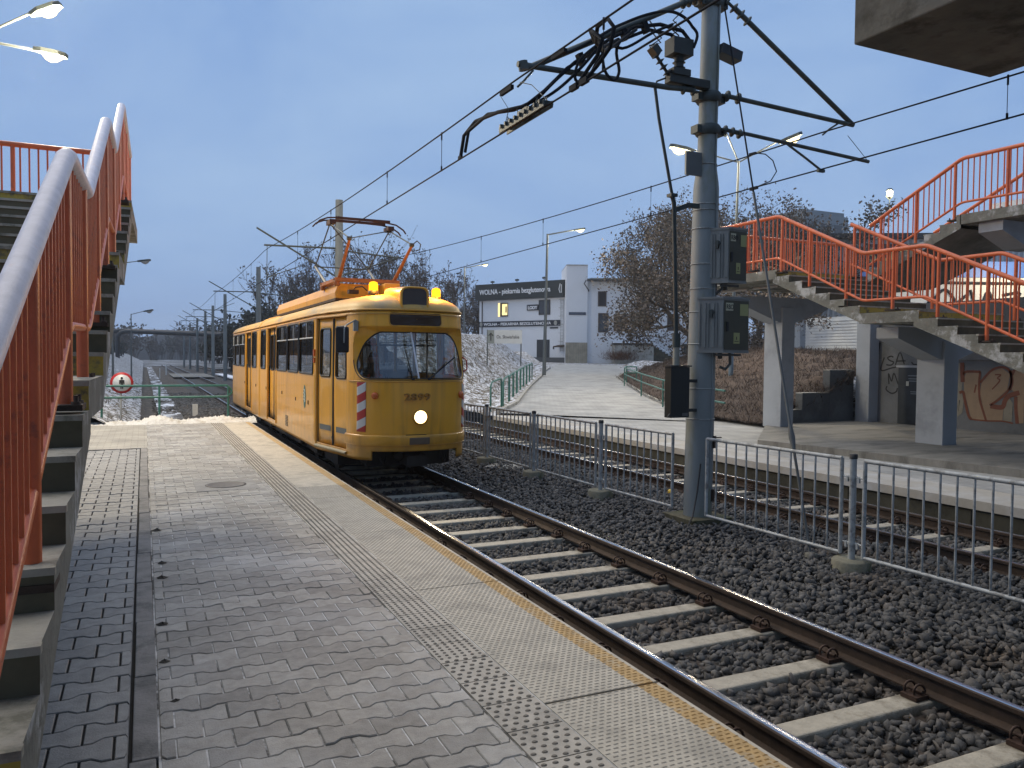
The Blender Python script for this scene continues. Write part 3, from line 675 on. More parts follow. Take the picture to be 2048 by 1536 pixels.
# signs and lamps on the front
def panel(name, mat, s0, s1, z0, z1, r, out, parent=tram, th=.012, n=14):
    o = rr_pts(s0, s1, z0, z1, r, 5); m = MB(); cs, cz = (s0+s1)/2, (z0+z1)/2
    d2 = []
    for (a, b), (c, d) in zip(o, o[1:]+o[:1]):
        mm = max(1, int(math.hypot(c-a, d-b)/.06)); d2 += [(a+(c-a)*k/mm, b+(d-b)*k/mm) for k in range(mm)]
    rows = [[T(cs+(s-cs)*k, cz+(z-cz)*k, ot) for s, z in d2+d2[:1]] for k, ot in ((1, out-th-.01), (1, out), (.97, out+.002), (.6, out+.002), (.3, out+.002), (.02, out+.002))]
    m.grid(rows); return m.build(name, mat, parent=parent)
SIGNG = M('dark_sign_glass', (.045, .027, .018), .18, var=.1, spec=.4)
panel('destination_sign', SIGNG, -.41, .44, 2.285, 2.475, .05, .006)
g = MB(); g.tube([T(s, z, .008) for s, z in rr_pts(-.42, .45, 2.275, 2.485, .06, 4)], .009, 5, closed=True); g.build('sign_seal', YELD, parent=tram)
panel('number_plate', M('brown_plate', (.12, .085, .055), .5, var=.1), -.155, .165, .435, .545, .008, .035)
HATCH = bpy.data.materials.new('red_white_hatching'); HATCH.use_nodes = True
def hatch_mat(name, sgn):
    m = bpy.data.materials.new(name); m.use_nodes = True; t = m.node_tree; b = t.nodes['Principled BSDF']; b.inputs['Roughness'].default_value = .4
    tc = t.nodes.new('ShaderNodeTexCoord'); sx = t.nodes.new('ShaderNodeSeparateXYZ'); t.links.new(tc.outputs['Object'], sx.inputs[0])
    m1 = t.nodes.new('ShaderNodeMath'); m1.operation = 'MULTIPLY_ADD'; m1.inputs[1].default_value = -sgn*.8; t.links.new(sx.outputs[0], m1.inputs[0]); t.links.new(sx.outputs[2], m1.inputs[2])
    m2 = t.nodes.new('ShaderNodeMath'); m2.operation = 'MULTIPLY'; m2.inputs[1].default_value = 1/.265; t.links.new(m1.outputs[0], m2.inputs[0])
    m3 = t.nodes.new('ShaderNodeMath'); m3.operation = 'FRACT'; t.links.new(m2.outputs[0], m3.inputs[0]); m4 = t.nodes.new('ShaderNodeMath'); m4.operation = 'GREATER_THAN'; m4.inputs[1].default_value = .5; t.links.new(m3.outputs[0], m4.inputs[0])
    mx = t.nodes.new('ShaderNodeMix'); mx.data_type = 'RGBA'; mx.inputs[6].default_value = (.58, .57, .54, 1); mx.inputs[7].default_value = (.42, .03, .02, 1); t.links.new(m4.outputs[0], mx.inputs[0]); t.links.new(mx.outputs[2], b.inputs['Base Color']); return m
bpy.data.materials.remove(HATCH)
panel('warning_panel', hatch_mat('red_white_hatching', 1), .86, 1.04, .63, 1.40, .004, .010)
panel('warning_panel', hatch_mat('red_white_hatching_mirrored', -1), -1.07, -.89, .66, 1.37, .004, .010)
AMB = M('amber_lens', (.55, .12, .02), .25, var=.05)
for s in (.70, -.80):
    p = T(s, 1.195); _, n = pu(abs(s)); d = Vector((-n[0] if s > 0 else n[0], n[1], 0)).normalized(); m = MB()
    prof = [(.055, 0), (.055, .03), (.045, .05), (.02, .058)]; a = d.orthogonal().normalized(); b = d.cross(a); vs = [p+(a*math.cos(2*math.pi*k/12)+b*math.sin(2*math.pi*k/12))*r_+d*h for r_, h in prof for k in range(12)]
    m.add(vs, [(i*12+k, i*12+(k+1) % 12, (i+1)*12+(k+1) % 12, (i+1)*12+k) for i in range(3) for k in range(12)]+[tuple(range(36, 48))], 0, True); m.build('turn_signal', AMB, parent=tram)
# headlight
hp = T(0, .865, .0); m = MB(); m.lathe(hp, [(.125, -.02), (.125, .025), (.105, .035), (.10, .02)], 24, axis='Y'); hl = m.build('headlight', YELD, parent=tram)
m = MB(); m.lathe(hp+Vector((0, -.012, 0)), [(.10, -.01), (.098, .012), (.06, .022), (.01, .026)], 24, axis='Y'); m.build('headlight_lens', EM('headlight_glow', (1, .80, .42), 4), parent=hl)
light('headlight_beam', 'SPOT', hp+Vector((0, -.12, 0)), 60, (1, .80, .52), tram, .08, R(60), (0, -1, -.35))
text('2899', .155, Vector((CX-.265, T(0, 1.18).y-.006, 1.125)), (1, 0, 0), (0, .06, 1), M('shade_darkened_yellow', (.34, .155, .02), .5), 'fleet_number', tram, depth=.03, bold=0, xs=1.38)  # darker yellow paints in the shadow edges of the raised number
m = MB(); m.tube([T(.22+.0*k, .588, .02) for k in (0, 1)]+[T(-.1, .588, .02)], .006, 5); m.build('grab_rail', RUST, parent=tram)
# roof sign housing with dark glass, beacons
hc = Vector((CX-.03, Y0+.20, 2.70)); m = MB()
fr = [(x*.235, z*.20) for x, z in [(math.copysign(abs(math.cos(a))**.45, math.cos(a)), math.copysign(abs(math.sin(a))**.45, math.sin(a))) for a in np.linspace(0, 2*math.pi, 33)[:-1]]]
rows = [[hc+Vector((x*k, dy, z*k+dz)) for x, z in fr+fr[:1]] for k, dy, dz in ((1.0, .95, .04), (1.0, .06, 0), (.985, .0, 0), (.9, -.012, 0), (.84, .02, 0))]
m.grid(rows); hs = m.build('route_sign', YEL, parent=tram)
m = MB(); m.poly([hc+Vector((x*.85, .018, z*.85)) for x, z in fr]); m.build('route_sign_glass', SIGNG, parent=hs)
BEAC = EM('beacon_glow', (1, .34, .01), 2.6)
for (bx, by, bz) in ((3.43, 12.80, 2.88), (4.43, 12.55, 2.80)):
    m = MB(); m.lathe((bx, by, bz-.06), [(.085, 0), (.085, .05), (.07, .06)], 16); b = m.build('beacon', BLACK, parent=tram)
    m = MB(); m.lathe((bx, by, bz), [(.075, 0), (.075, .10), (.06, .135), (.02, .15)], 16); m.build('beacon_lens', BEAC, parent=b)
    light('beacon_light', 'POINT', (bx, by-.12, bz+.14), 45, (1, .40, .04), tram, .08)
# doors -------------------------------------------------------------------
def leaf(s0, s1, wins, out=-.03, dark=False):
    ss = sorted(set([s0, s1]+[round(x, 4) for w in wins for x in (w[0], w[1])]+list(np.round(np.arange(s0+.1, s1-.05, .1), 4))))
    zz = sorted(set([.315, 2.43]+[x for w in wins for x in (w[2], w[3])]+list(np.round(np.arange(.5, 2.4, .3), 4))))
    m = MB(); m.grid([[T(s, z, out) for z in zz] for s in ss], keep=lambda i, j: not any(w[0] < (ss[i]+ss[i+1])/2 < w[1] and w[2] < (zz[j]+zz[j+1])/2 < w[3] for w in wins))
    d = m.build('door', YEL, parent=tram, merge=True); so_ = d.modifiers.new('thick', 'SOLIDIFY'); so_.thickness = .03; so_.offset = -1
    e = MB()
    for w in wins: e.tube([T(s, z, out+.004) for s, z in rr_pts(w[0], w[1], w[2], w[3], .06, 4)], .014, 6, closed=True)
    e.tube([T(s0+.012, .32, out), T(s0+.012, 2.42, out)], .018, 6); e.tube([T(s1-.008, .32, out), T(s1-.008, 2.42, out)], .012, 6)
    e.build('door_seal', BLACK, parent=d)
    for w in wins:
        k = MB(); k.grid([[T(s, z, out-.012) for z in (w[2], w[3])] for s in np.linspace(w[0], w[1], 4)]); k.build('door_glass', TGLASS, parent=d)
    return d
a, b = DOORS[0]; mid = a+(b-a)*.47
d1 = leaf(a+.01, mid-.008, [(a+.10, mid-.10, 1.44, 2.28)]); d2 = leaf(mid+.008, b-.01, [(mid+.14, b-.14, 1.46, 2.26)])
for d, s0, s1 in ((d1, a+.05, mid-.13), (d2, mid+.10, b-.12)):
    k = MB(); k.grid([[T(s, z, -.022) for z in (.545, .635)] for s in np.linspace(s0, s1, 4)]); k.build('kick_vent', M('grey_vent', (.11, .12, .11), .6), parent=d)
for a, b in DOORS[1:]:
    mid = (a+b)/2; leaf(a+.02, mid-.01, [(a+.14, mid-.10, 1.46, 2.28)], -.06); leaf(mid+.01, b-.02, [(mid+.10, b-.14, 1.46, 2.28)], -.06)
# door portals (lighter jambs standing proud)
m = MB()
for k, (a, b) in enumerate(DOORS):
    for s in (a-.012, b+.012):
        if k == 0 and s < a: continue
        m.tube([T(s, .26, .006), T(s, 2.47, .006)], .017, 6)
    m.tube([T(s, 2.452, .008) for s in np.linspace(a, b, 10)], .014, 6)
m.build('door_frame', YELD, parent=tram)
# side windows --------------------------------------------------------------
for k, (a, b) in enumerate(WS):
    for sg in (1, -1):
        q = lambda s, z, o: T(s*sg, z, o)
        f = MB(); f.tube([q(s, z, .004) for s, z in rr_pts(a+.008, b-.008, 1.475, 2.42, .07, 4)], .016, 6, closed=True)
        if (b-a) > 1.1: f.tube([q(a, 2.12, .0), q(b, 2.12, .0)], .013, 6, mi=1); f.tube([q((a+b)/2, 2.12, 0), q((a+b)/2, 2.42, 0)], .010, 6, mi=1)
        # corner fillets keep the opening round
        for (cs, cz, ds, dz) in ((a, 1.47, 1, 1), (b, 1.47, -1, 1), (b, 2.425, -1, -1), (a, 2.425, 1, -1)):
            arc = [(cs+ds*(.075-.075*math.sin(R(t))), cz+dz*(.075-.075*math.cos(R(t)))) for t in (0, 22, 45, 68, 90)]
            f.poly([q(cs, cz, .0)]+[q(x, z, .0) for x, z in arc], 2)
        w = f.build('window', [BLACK, M('pale_metal_trim', (.55, .54, .5), .4, .4), YEL], parent=tram)
        e = MB(); e.grid([[q(s, z, -.012) for z in (1.46, 2.43)] for s in np.linspace(a-.004, b+.004, 4)]); e.build('window_glass', TGLASS, parent=w)
for a, b in DOORS:
    e = MB(); e.grid([[T(-s, z, -.012) for z in (1.46, 2.43)] for s in np.linspace(a, b, 5)]); e.tube([T(-s, z, .004) for s, z in rr_pts(a+.01, b-.01, 1.475, 2.42, .06, 3)], .016, 6, closed=True, mi=1); e.build('window', [TGLASS, BLACK], parent=tram)
# articulation, vents, logo, side lamps
sj = SV(21.3); m = MB()
m.grid([[T(s, z, o) for z in np.linspace(ZB+.02, ZG, 8)] for s, o in ((sj-.07, .004), (sj-.05, .016), (sj, -.012), (sj+.05, .016), (sj+.07, .004))]); m.grid([[T(-s, z, o) for z in np.linspace(ZB+.02, ZG, 8)] for s, o in ((sj-.07, .004), (sj, -.012), (sj+.07, .004))])
m.grid([[rf(s, th)+Vector((0, 0, o)) for th in ths] for s, o in ((sj-.07, .004), (sj-.04, .035), (sj+.04, .035), (sj+.07, .004))]); m.build('articulation', YELD, parent=tram)
m = MB()
for k in range(7): zz = .34+k*.033; m.obox(T(SV(16.98), zz, .004), (0, 1, 0), (1, 0, 0), (0, 0, 1), .14, .008, .007)
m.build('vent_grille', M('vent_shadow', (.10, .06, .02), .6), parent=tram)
lg = MB(); s0 = SV(14.95); lg.poly([T(s0+.12*math.cos(t), 1.04+.215*math.sin(t), .004) for t in np.linspace(0, 2*math.pi, 25)[:-1]])
logo = lg.build('emblem', M('emblem_green', (.03, .15, .12), .4), parent=tram)
lg = MB()
for dz, wd in ((.11, .06), (.05, .09), (-.01, .10), (-.07, .085)):
    pts = [T(s0+x, 1.04+dz+.025*math.sin(x*30+.6), .007) for x in np.linspace(-wd, wd, 9)]; lg.tube(pts, .008, 4)
lg.build('emblem_waves', M('emblem_pale', (.45, .48, .42), .5), parent=logo)
m = MB()
for Y in (14.6, 15.9, 20.05, 24.55, 22.0, 17.6): m.obox(T(SV(Y), .95 if Y < 17 else 1.0, .004), (0, 1, 0), (1, 0, 0), (0, 0, 1), .015, .008, .035)
m.build('latch', BLACK, parent=tram)
m = MB(); m.obox(T(SV(14.0), 1.85, .015), (0, 1, 0), (1, 0, 0), (0, 0, 1), .03, .02, .06); m.obox(T(SV(14.0), 1.72, .015), (0, 1, 0), (1, 0, 0), (0, 0, 1), .025, .018, .045); m.build('side_lamp', AMB, parent=tram)
# step board and dark running gear
m = MB(); m.grid([[T(s, z, o) for z, o in ((.30, -.06), (.27, .035), (.235, .035), (.23, -.06))] for s in np.linspace(DOORS[0][0]-.02, DOORS[0][1]+.02, 8)]); m.build('step', M('worn_step', (.30, .25, .15), .6, var=.3, vs=15), parent=tram)
DK = M('dark_running_gear', (.016, .014, .012), .8, var=.4, vs=8)
ch = MB(); ch.box(CX-.98, CX+.98, Y0+1.35, Y0+LEN-.4, .0, .30); ch.box(CX-.62, CX+.62, Y0+.75, Y0+1.35, .02, .36)
for yy in (14.6, 16.2, 20.2, 22.2, 26.4, 28.2): ch.box(CX-1.08, CX+1.08, yy-.35, yy+.35, .06, .26)
chs = ch.build('chassis', DK, parent=tram)
for yy in (14.2, 16.0, 20.6, 22.4, 26.2, 28.0):
    w = MB()
    for x in XR: w.lathe((x, yy, .12), [(.36, -.0), (.34, .02), (.335, .11), (.2, .12), (.08, .14)], 24, axis='X')
    w.tube([(XR[0], yy, .12), (XR[1], yy, .12)], .06, 8); w.build('wheelset', RUST, parent=tram)
    bx = MB(); bx.box(CX-.95, CX-.85, yy-.5, yy+.5, -.02, .2); bx.box(CX-.98, CX-.84, yy-.12, yy+.12, .0, .26); bx.build('axle_box', M('axle_grey', (.09, .085, .075), .7, var=.3), parent=tram)
cp = MB(); cp.obox((CX, Y0+.55, .16), (1, 0, 0), (0, 1, 0), (0, 0, 1), .16, .4, .08); cp.lathe((CX-.22, Y0+.42, .22), [(.02, -.4), (.045, -.1), (.075, .0), (.075, .03), (.045, .035)], 16, axis='Y'); cp.box(CX-.7, CX+.7, Y0+.62, Y0+.7, .05, .36)
for sx in (-.52, .5): cp.tube([(CX+sx, Y0+.5, .34), (CX+sx, Y0+.45, .2), (CX+sx+.08, Y0+.5, .08), (CX+sx+.14, Y0+.6, .2)], .018, 6)
cp.build('coupler', DK, parent=tram)
# interior: floor, bulkhead rails, seats, dashboard
it = MB(); it.box(CX-1.05, CX+1.05, Y0+1.5, Y0+LEN-.6, .42, .46); it.box(CX-.8, CX+.8, Y0+.35, Y0+.75, .4, 1.36)
it.tube([(CX-.15, Y0+1.9, .5), (CX-.15, Y0+1.9, 2.5)], .02, 6); it.tube([(CX+.75, Y0+1.9, .5), (CX+.75, Y0+1.9, 2.5)], .02, 6); it.box(CX-.95, CX+.15, Y0+1.88, Y0+1.91, .5, 1.45)
it.tube([(CX-.95, Y0+1.9, 2.0), (CX+.9, Y0+1.9, 2.0)], .02, 6)
for yy in np.arange(15.0, 28, 1.15):
    for sx in (-.72, .72): it.box(CX+sx-.25, CX+sx+.25, yy, yy+.42, .86, .92); it.box(CX+sx-.25, CX+sx+.25, yy+.40, yy+.46, .9, 1.5)
    it.tube([(CX-.4, yy, .46), (CX-.4, yy, 2.6)], .016, 5)
it.build('interior', INNER, parent=tram)
# mirror on its arm
mr = MB(); mr.obox((2.735, 12.0, 2.05), (1, .12, 0), (-.12, 1, 0), (0, 0, 1), .105, .035, .20)
mir = mr.build('mirror', BLACK, parent=tram, bevel=.03)
m = MB(); m.tube([T(1.0, 2.33, .0), T(1.0, 2.36, .06), Vector((2.80, 12.02, 2.27)), Vector((2.76, 11.97, 2.22)), Vector((2.75, 11.955, 2.0))], .012, 6); m.obox(T(1.02, 2.27, .04), (1, 0, 0), (0, 1, 0), (0, 0, 1), .035, .03, .08); m.build('mirror_arm', M('mirror_arm_grey', (.28, .28, .25), .5, .4), parent=mir)
m = MB(); m.tube([T(-1.12, 1.55, .0), T(-1.12, 1.6, .07), T(-1.12, 1.75, .07), T(-1.12, 1.8, 0)], .012, 6); m.build('handle', M('red_handle', (.45, .04, .03), .4), parent=tram)
# roof equipment
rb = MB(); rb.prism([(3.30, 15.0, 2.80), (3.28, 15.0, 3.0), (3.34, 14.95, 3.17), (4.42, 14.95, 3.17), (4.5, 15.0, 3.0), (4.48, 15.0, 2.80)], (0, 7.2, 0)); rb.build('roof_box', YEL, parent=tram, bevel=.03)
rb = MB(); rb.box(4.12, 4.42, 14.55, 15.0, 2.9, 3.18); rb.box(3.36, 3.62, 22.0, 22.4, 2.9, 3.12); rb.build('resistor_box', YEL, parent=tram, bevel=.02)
rb = MB(); rb.box(3.22, 4.55, 14.7, 22.3, 2.83, 2.875); rb.tube([(3.5, 14.6, 2.98), (3.55, 14.5, 3.07), (3.68, 14.5, 3.09), (3.78, 14.55, 3.02)], .012, 5); rb.box(3.42, 3.6, 14.45, 14.6, 2.95, 3.02); rb.build('roof_fitting', RUST, parent=tram)
# pantograph
PT = M('pantograph_brown', (.07, .032, .02), .6, .3, var=.3); PO = M('pantograph_orange', (.36, .13, .035), .55, var=.3, vs=10); PL = M('pantograph_grey', (.16, .155, .14), .5, .4, var=.2)
pg = MB(); pg.box(3.25, 4.5, 14.85, 15.0, 3.20, 3.27); pg.box(3.25, 4.5, 16.1, 16.25, 3.20, 3.27); pg.box(3.25, 3.33, 14.9, 16.2, 3.2, 3.26); pg.box(4.42, 4.5, 14.9, 16.2, 3.2, 3.26)
for x in (3.3, 4.45):
    for y in (14.92, 16.17): pg.lathe((x, y, 3.12), [(.05, 0), (.07, .03), (.05, .06), (.07, .09), (.05, .1)], 10)
pgo = pg.build('pantograph', PO, parent=tram)
KF = [(3.31, 13.95, 3.88), (4.46, 13.95, 3.84)]; KR = [(3.33, 17.15, 3.70), (4.48, 17.15, 3.70)]; BF = [(3.35, 15.0, 3.25), (4.42, 15.0, 3.25)]; BR = [(3.35, 16.1, 3.25), (4.42, 16.1, 3.25)]; HD = [(3.28, 15.45, 4.36), (4.46, 15.45, 4.30)]
for k in (0, 1):
    m = MB(); m.tube([BF[k], KF[k]], [.038, .026], 8); m.build('lower_arm', PO, parent=pgo)
    m = MB(); m.tube([BR[k], KR[k]], [.035, .022], 8); m.build('lower_arm', PL, parent=pgo)
m = MB()
for k in (0, 1): m.tube([KF[k], HD[k]], .013, 6); m.tube([KR[k], HD[k]], .014, 6)
m.tube([KF[0], HD[1]], .011, 6); m.tube([KR[1], HD[0]], .013, 6); m.tube([KR[0], KR[1]], .013, 6)
for k in (0, 1): m.lathe((KF[k][0]-.02, KF[k][1], KF[k][2]), [(.035, -.03), (.035, .05)], 8, axis='X')
m.tube([KF[1], (4.55, 13.95, 3.92), (4.62, 13.95, 3.86), (4.6, 13.95, 3.76), (4.53, 13.95, 3.74)], .012, 5)
m.build('upper_arm', STEELD, parent=pgo)
m = MB()
for dy in (-.17, .17):
    m.tube([(2.98, 15.45+dy, 4.30), (3.05, 15.45+dy, 4.38), (3.2, 15.45+dy, 4.44), (3.4, 15.45+dy, 4.46), (4.35, 15.45+dy, 4.43), (4.55, 15.45+dy, 4.40), (4.7, 15.45+dy, 4.31), (4.75, 15.45+dy, 4.24)], .016, 6)
    m.box(3.35, 4.42, 15.45+dy-.03, 15.45+dy+.03, 4.43, 4.475)
for x, z in ((3.3, 4.36), (4.45, 4.31)): m.box(x-.06, x+.06, 15.28, 15.62, z-.02, z+.06); m.tube([(x, 15.4, z), (x+.03, 15.35, z-.13), (x+.07, 15.38, z-.02)], .008, 4)
m.build('collector_head', PT, parent=pgo)

# driver -----------------------------------------------------------------
def skinned(name, nodes, edges, mat, parent=None, sub=2, root=0, **kw):
    me = bpy.data.meshes.new(name); org = ORG[parent.name] if parent is not None else Vector(kw.get('loc', (0, 0, 0)))
    me.from_pydata([Vector(n[0])-org for n in nodes], edges, []); me.materials.append(mat)
    o = bpy.data.objects.new(name, me); COL.objects.link(o); ORG[o.name] = org
    if parent is not None: o.parent = parent
    else: o.location = org
    o.modifiers.new('skin', 'SKIN').use_smooth_shade = True; sv = me.skin_vertices[0].data
    for i, n in enumerate(nodes):
        r_ = n[1]; sv[i].radius = r_ if isinstance(r_, tuple) else (r_, r_)
    sv[root].use_root = True
    if sub: q = o.modifiers.new('sub', 'SUBSURF'); q.levels = sub; q.render_levels = sub
    return o
def driver():
    x, y = CX-.38, Y0+1.40
    n = []; e = []
    def a(p, r, frm=None):
        n.append((Vector((x+p[0], y+p[1], p[2])), r)); i = len(n)-1
        if frm is not None: e.append((frm, i))
        return i
    pel = a((0, 0, 1.02), (.16, .13)); ab = a((0, .02, 1.18), (.15, .12), pel); che = a((0, .0, 1.38), (.18, .13), ab); nk = a((0, -.03, 1.56), .062, che); jaw = a((0, -.07, 1.645), (.07, .082), nk); he = a((0, -.06, 1.74), (.082, .10), jaw); to_ = a((0, -.05, 1.81), (.06, .07), he)
    for sg in (-1, 1):
        sh = a((sg*.2, 0, 1.46), .075, che); el = a((sg*.28, -.1, 1.2), .052, sh); wr = a((sg*.2, -.36, 1.2), .034, el); pa = a((sg*.18, -.43, 1.21), (.040, .018), wr)
        for k in range(4):
            f1 = a((sg*(.215-.022*k), -.495, 1.215), .010, pa); f2 = a((sg*(.215-.022*k), -.525-.004*(k in (1, 2)), 1.195), .009, f1); a((sg*(.215-.022*k), -.53, 1.17), .008, f2)
        t1 = a((sg*.14, -.43, 1.215), .011, pa); a((sg*.118, -.47, 1.205), .009, t1)
        kn = a((sg*.12, -.42, 1.0), .075, pel); ft = a((sg*.12, -.40, .55), .05, kn); a((sg*.12, -.55, .5), .045, ft)
    p = skinned('person', n, e, M('dark_jacket', (.012, .014, .02), .85, var=.2), loc=(x, y, .46))
    tag(p, 'driver in a dark jacket with orange straps seated behind the tram windscreen', 'person')
    h = MB(); hv = Vector((x, y-.055, 1.745))
    P = [[hv+Vector((.082*math.cos(a)*math.sin(b), .102*math.sin(a)*math.sin(b), .122*math.cos(b))) for a in np.linspace(0, 2*math.pi, 19)] for b in np.linspace(.05, math.pi-.05, 12)]
    h.grid(P); h.tube([hv+Vector((0, -.10, .02)), hv+Vector((0, -.128, -.025)), hv+Vector((0, -.105, -.035))], [.008, .016, .01], 6)
    for sg in (-1, 1): h.tube([hv+Vector((sg*.082, 0, .02)), hv+Vector((sg*.094, .005, .0)), hv+Vector((sg*.084, -.005, -.03))], [.01, .014, .008], 6)
    h.tube([hv+Vector((-.028, -.098, -.062)), hv+Vector((0, -.104, -.064)), hv+Vector((.028, -.098, -.062))], .005, 5, mi=1)
    for sg in (-1, 1): h.tube([hv+Vector((sg*.02, -.096, .012)), hv+Vector((sg*.042, -.09, .012))], .007, 5, mi=1)
    h.build('face', [M('skin_tone', (.30, .17, .12), .6), M('dark_features', (.03, .015, .012), .6)], parent=p)
    c = MB(); c.grid([[hv+Vector((.09*math.cos(a)*math.sin(b), .004+.112*math.sin(a)*math.sin(b), .004+.13*math.cos(b))) for a in np.linspace(0, 2*math.pi, 19)] for b in np.linspace(.03, 1.25, 7)]); c.grid([[hv+Vector((.09*math.cos(a)*math.sin(b), .006+.112*math.sin(a)*math.sin(b), .13*math.cos(b))) for a in np.linspace(.15, math.pi-.15, 10)] for b in np.linspace(1.2, 2.1, 6)]); c.build('hair', M('dark_hair', (.012, .009, .008), .8), parent=p)
    v = MB()
    for sg in (-1, 1): v.grid([[Vector((x+sg*(.10+.035*k)+.045*w, y-.155+.05*k*k+.012*abs(w), 1.50-.12*k)) for w in (-.5, 0, .5)] for k in (0, .6, 1.2, 2, 3)])
    v.build('reflective_strap', M('hi_vis_orange', (.75, .10, .03), .5), parent=p)
driver()
# ================================================================== STAIRS, FOOTBRIDGE, SHELTER
RISE, RUN = .15, .37
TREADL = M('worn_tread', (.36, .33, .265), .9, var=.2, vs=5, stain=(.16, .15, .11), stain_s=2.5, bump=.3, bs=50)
def flight(g, x0, x1, y0, z0, n=7, dirn=1, yel=(0,)):
    """n risers from floor z0 at y0 going up along dirn; side = 0 string, 1 riser, 2 tread, 3 yellow"""
    for k in range(n):
        ya, yb = y0+dirn*RUN*k, y0+dirn*RUN*(k+1); z = z0+RISE*(k+1); so = .17
        zla, zlb = z0+RISE*k-so, z0+RISE*(k+1)-so
        if k == n-1: yb = ya+dirn*.10
        zlb = zla+(zlb-zla)*abs(yb-ya)/RUN
        v = [(x0, ya, z), (x1, ya, z), (x1, yb, z), (x0, yb, z)]
        g.quad(*v, 2)
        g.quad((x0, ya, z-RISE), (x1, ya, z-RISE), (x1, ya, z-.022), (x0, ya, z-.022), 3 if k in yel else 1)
        g.box(x0-.004, x1+.004, min(ya-dirn*.012, ya+dirn*.03), max(ya-dirn*.012, ya+dirn*.03), z-.024, z+.003, 2)
        for x in (x0, x1): g.quad((x, ya, zla), (x, yb, zlb), (x, yb, z), (x, ya, z), 0)
        g.quad((x0, ya, zla), (x1, ya, zla), (x1, yb, zlb), (x0, yb, zlb), 4)
RISER = M('dark_riser', (.10, .085, .05), .9, var=.3, vs=3, stain=(.05, .042, .022), stain_s=1.6, stain_lo=.5, stain_hi=.72)  # darker olive brown than the treads
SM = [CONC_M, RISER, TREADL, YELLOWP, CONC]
def stair_axis(xa, tilt):     # slight turn of the left stair against the track
    return lambda y: xa+tilt*(y-2.4)
def ys_split(ya, yb, step):
    n = max(1, round(abs(yb-ya)/step)); return [ya+(yb-ya)*k/n for k in range(n+1)]
def railing(label, pts, posts, group=None, h=1.12, top_mat=None, low=.30, bal=.118, name='stair_railing', rtop=.04, rbal=.0145):
    """pts: polyline at walking level; posts: distances along it"""
    pts = [Vector(p) for p in pts]; d = [0]
    for a, b in zip(pts, pts[1:]): d.append(d[-1]+(Vector((b.x-a.x, b.y-a.y, 0))).length)
    def at(t):
        t = min(max(t, 0), d[-1]-1e-6); k = max(i for i in range(len(d)-1) if d[i] <= t); return pts[k]+(pts[k+1]-pts[k])*((t-d[k])/(d[k+1]-d[k])), (pts[k+1]-pts[k]).normalized()
    t0 = thing(name, label, 'railing', tuple(pts[0]), group)
    def rounded(zoff, r=.10):
        o = [pts[0]+Vector((0, 0, zoff))]
        for i in range(1, len(pts)-1):
            a, b, c = pts[i-1], pts[i], pts[i+1]; u, w = (a-b).normalized(), (c-b).normalized(); rr_ = min(r, (a-b).length*.4, (c-b).length*.4)
            for q in (.0, .25, .5, .75, 1.):
                p = b+u*rr_*(1-q)**2+w*rr_*q**2; o.append(p+Vector((0, 0, zoff)))
        return o+[pts[-1]+Vector((0, 0, zoff))]
    m = MB(); m.tube(rounded(h), rtop, 10); m.build('handrail', top_mat or ORANGE, parent=t0)
    m = MB(); m.tube(rounded(low), .026, 8); m.build('lower_rail', ORANGE, parent=t0)
    for t in posts:
        p, dr = at(t); dh = Vector((dr.x, dr.y, 0)).normalized(); m = MB(); zf = -.0 if abs(dr.z) < .01 else -.07
        m.tube([p+Vector((0, 0, zf)), p+Vector((0, 0, h))], .032, 8); m.build('post', ORANGE, parent=t0)
        m = MB(); m.obox(p+Vector((0, 0, zf+.012)), dh, dh.cross(Vector((0, 0, 1))), (0, 0, 1), .11, .08, .014)
        for sx in (-.07, .07): m.lathe(p+dh*sx+dh.cross(Vector((0, 0, 1)))*.05+Vector((0, 0, zf+.02)), [(.022, 0), (.022, .02), (.012, .022), (.012, .05)], 6)
        m.build('base_plate', RUST, parent=t0)
    n = int(d[-1]/bal); first = None
    for k in range(1, n):
        t = k*bal
        if any(abs(t-q) < .05 for q in posts): continue
        p, dr = at(t)
        if first is None:
            m = MB(); m.tube([p+Vector((0, 0, low)), p+Vector((0, 0, h-.02))], rbal, 6); first = m.build('baluster', ORANGE, parent=t0); fp = p
        else:
            c = first.copy(); COL.objects.link(c); c.parent = t0; c.location = p-fp
    return t0
def stair_block(label, xl, xr, y_first, z_first, nfl, land, y_end, extra_first=0, tilt=0., xref=0., name='staircase', yel=True):
    """flights going away from the camera: flight k starts at y, z; landings between"""
    t = thing(name, label, 'staircase', ((xl+xr)/2, y_first, z_first))
    y, z = y_first, z_first
    for k in range(nfl):
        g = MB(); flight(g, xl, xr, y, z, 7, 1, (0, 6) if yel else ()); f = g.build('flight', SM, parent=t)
        y1 = y+RUN*6; z1 = z+RISE*7; y2 = y1+land if k < nfl-1 else y_end
        g = MB(); g.box(xl, xr, y1+.1, y2, z1-.20, z1, 0); g.quad((xl, y1+.1, z1+.003), (xr, y1+.1, z1+.003), (xr, y2, z1+.003), (xl, y2, z1+.003), 2); g.build('landing', SM, parent=t)
        if tilt: pass
        y, z = y2, z1
    return t
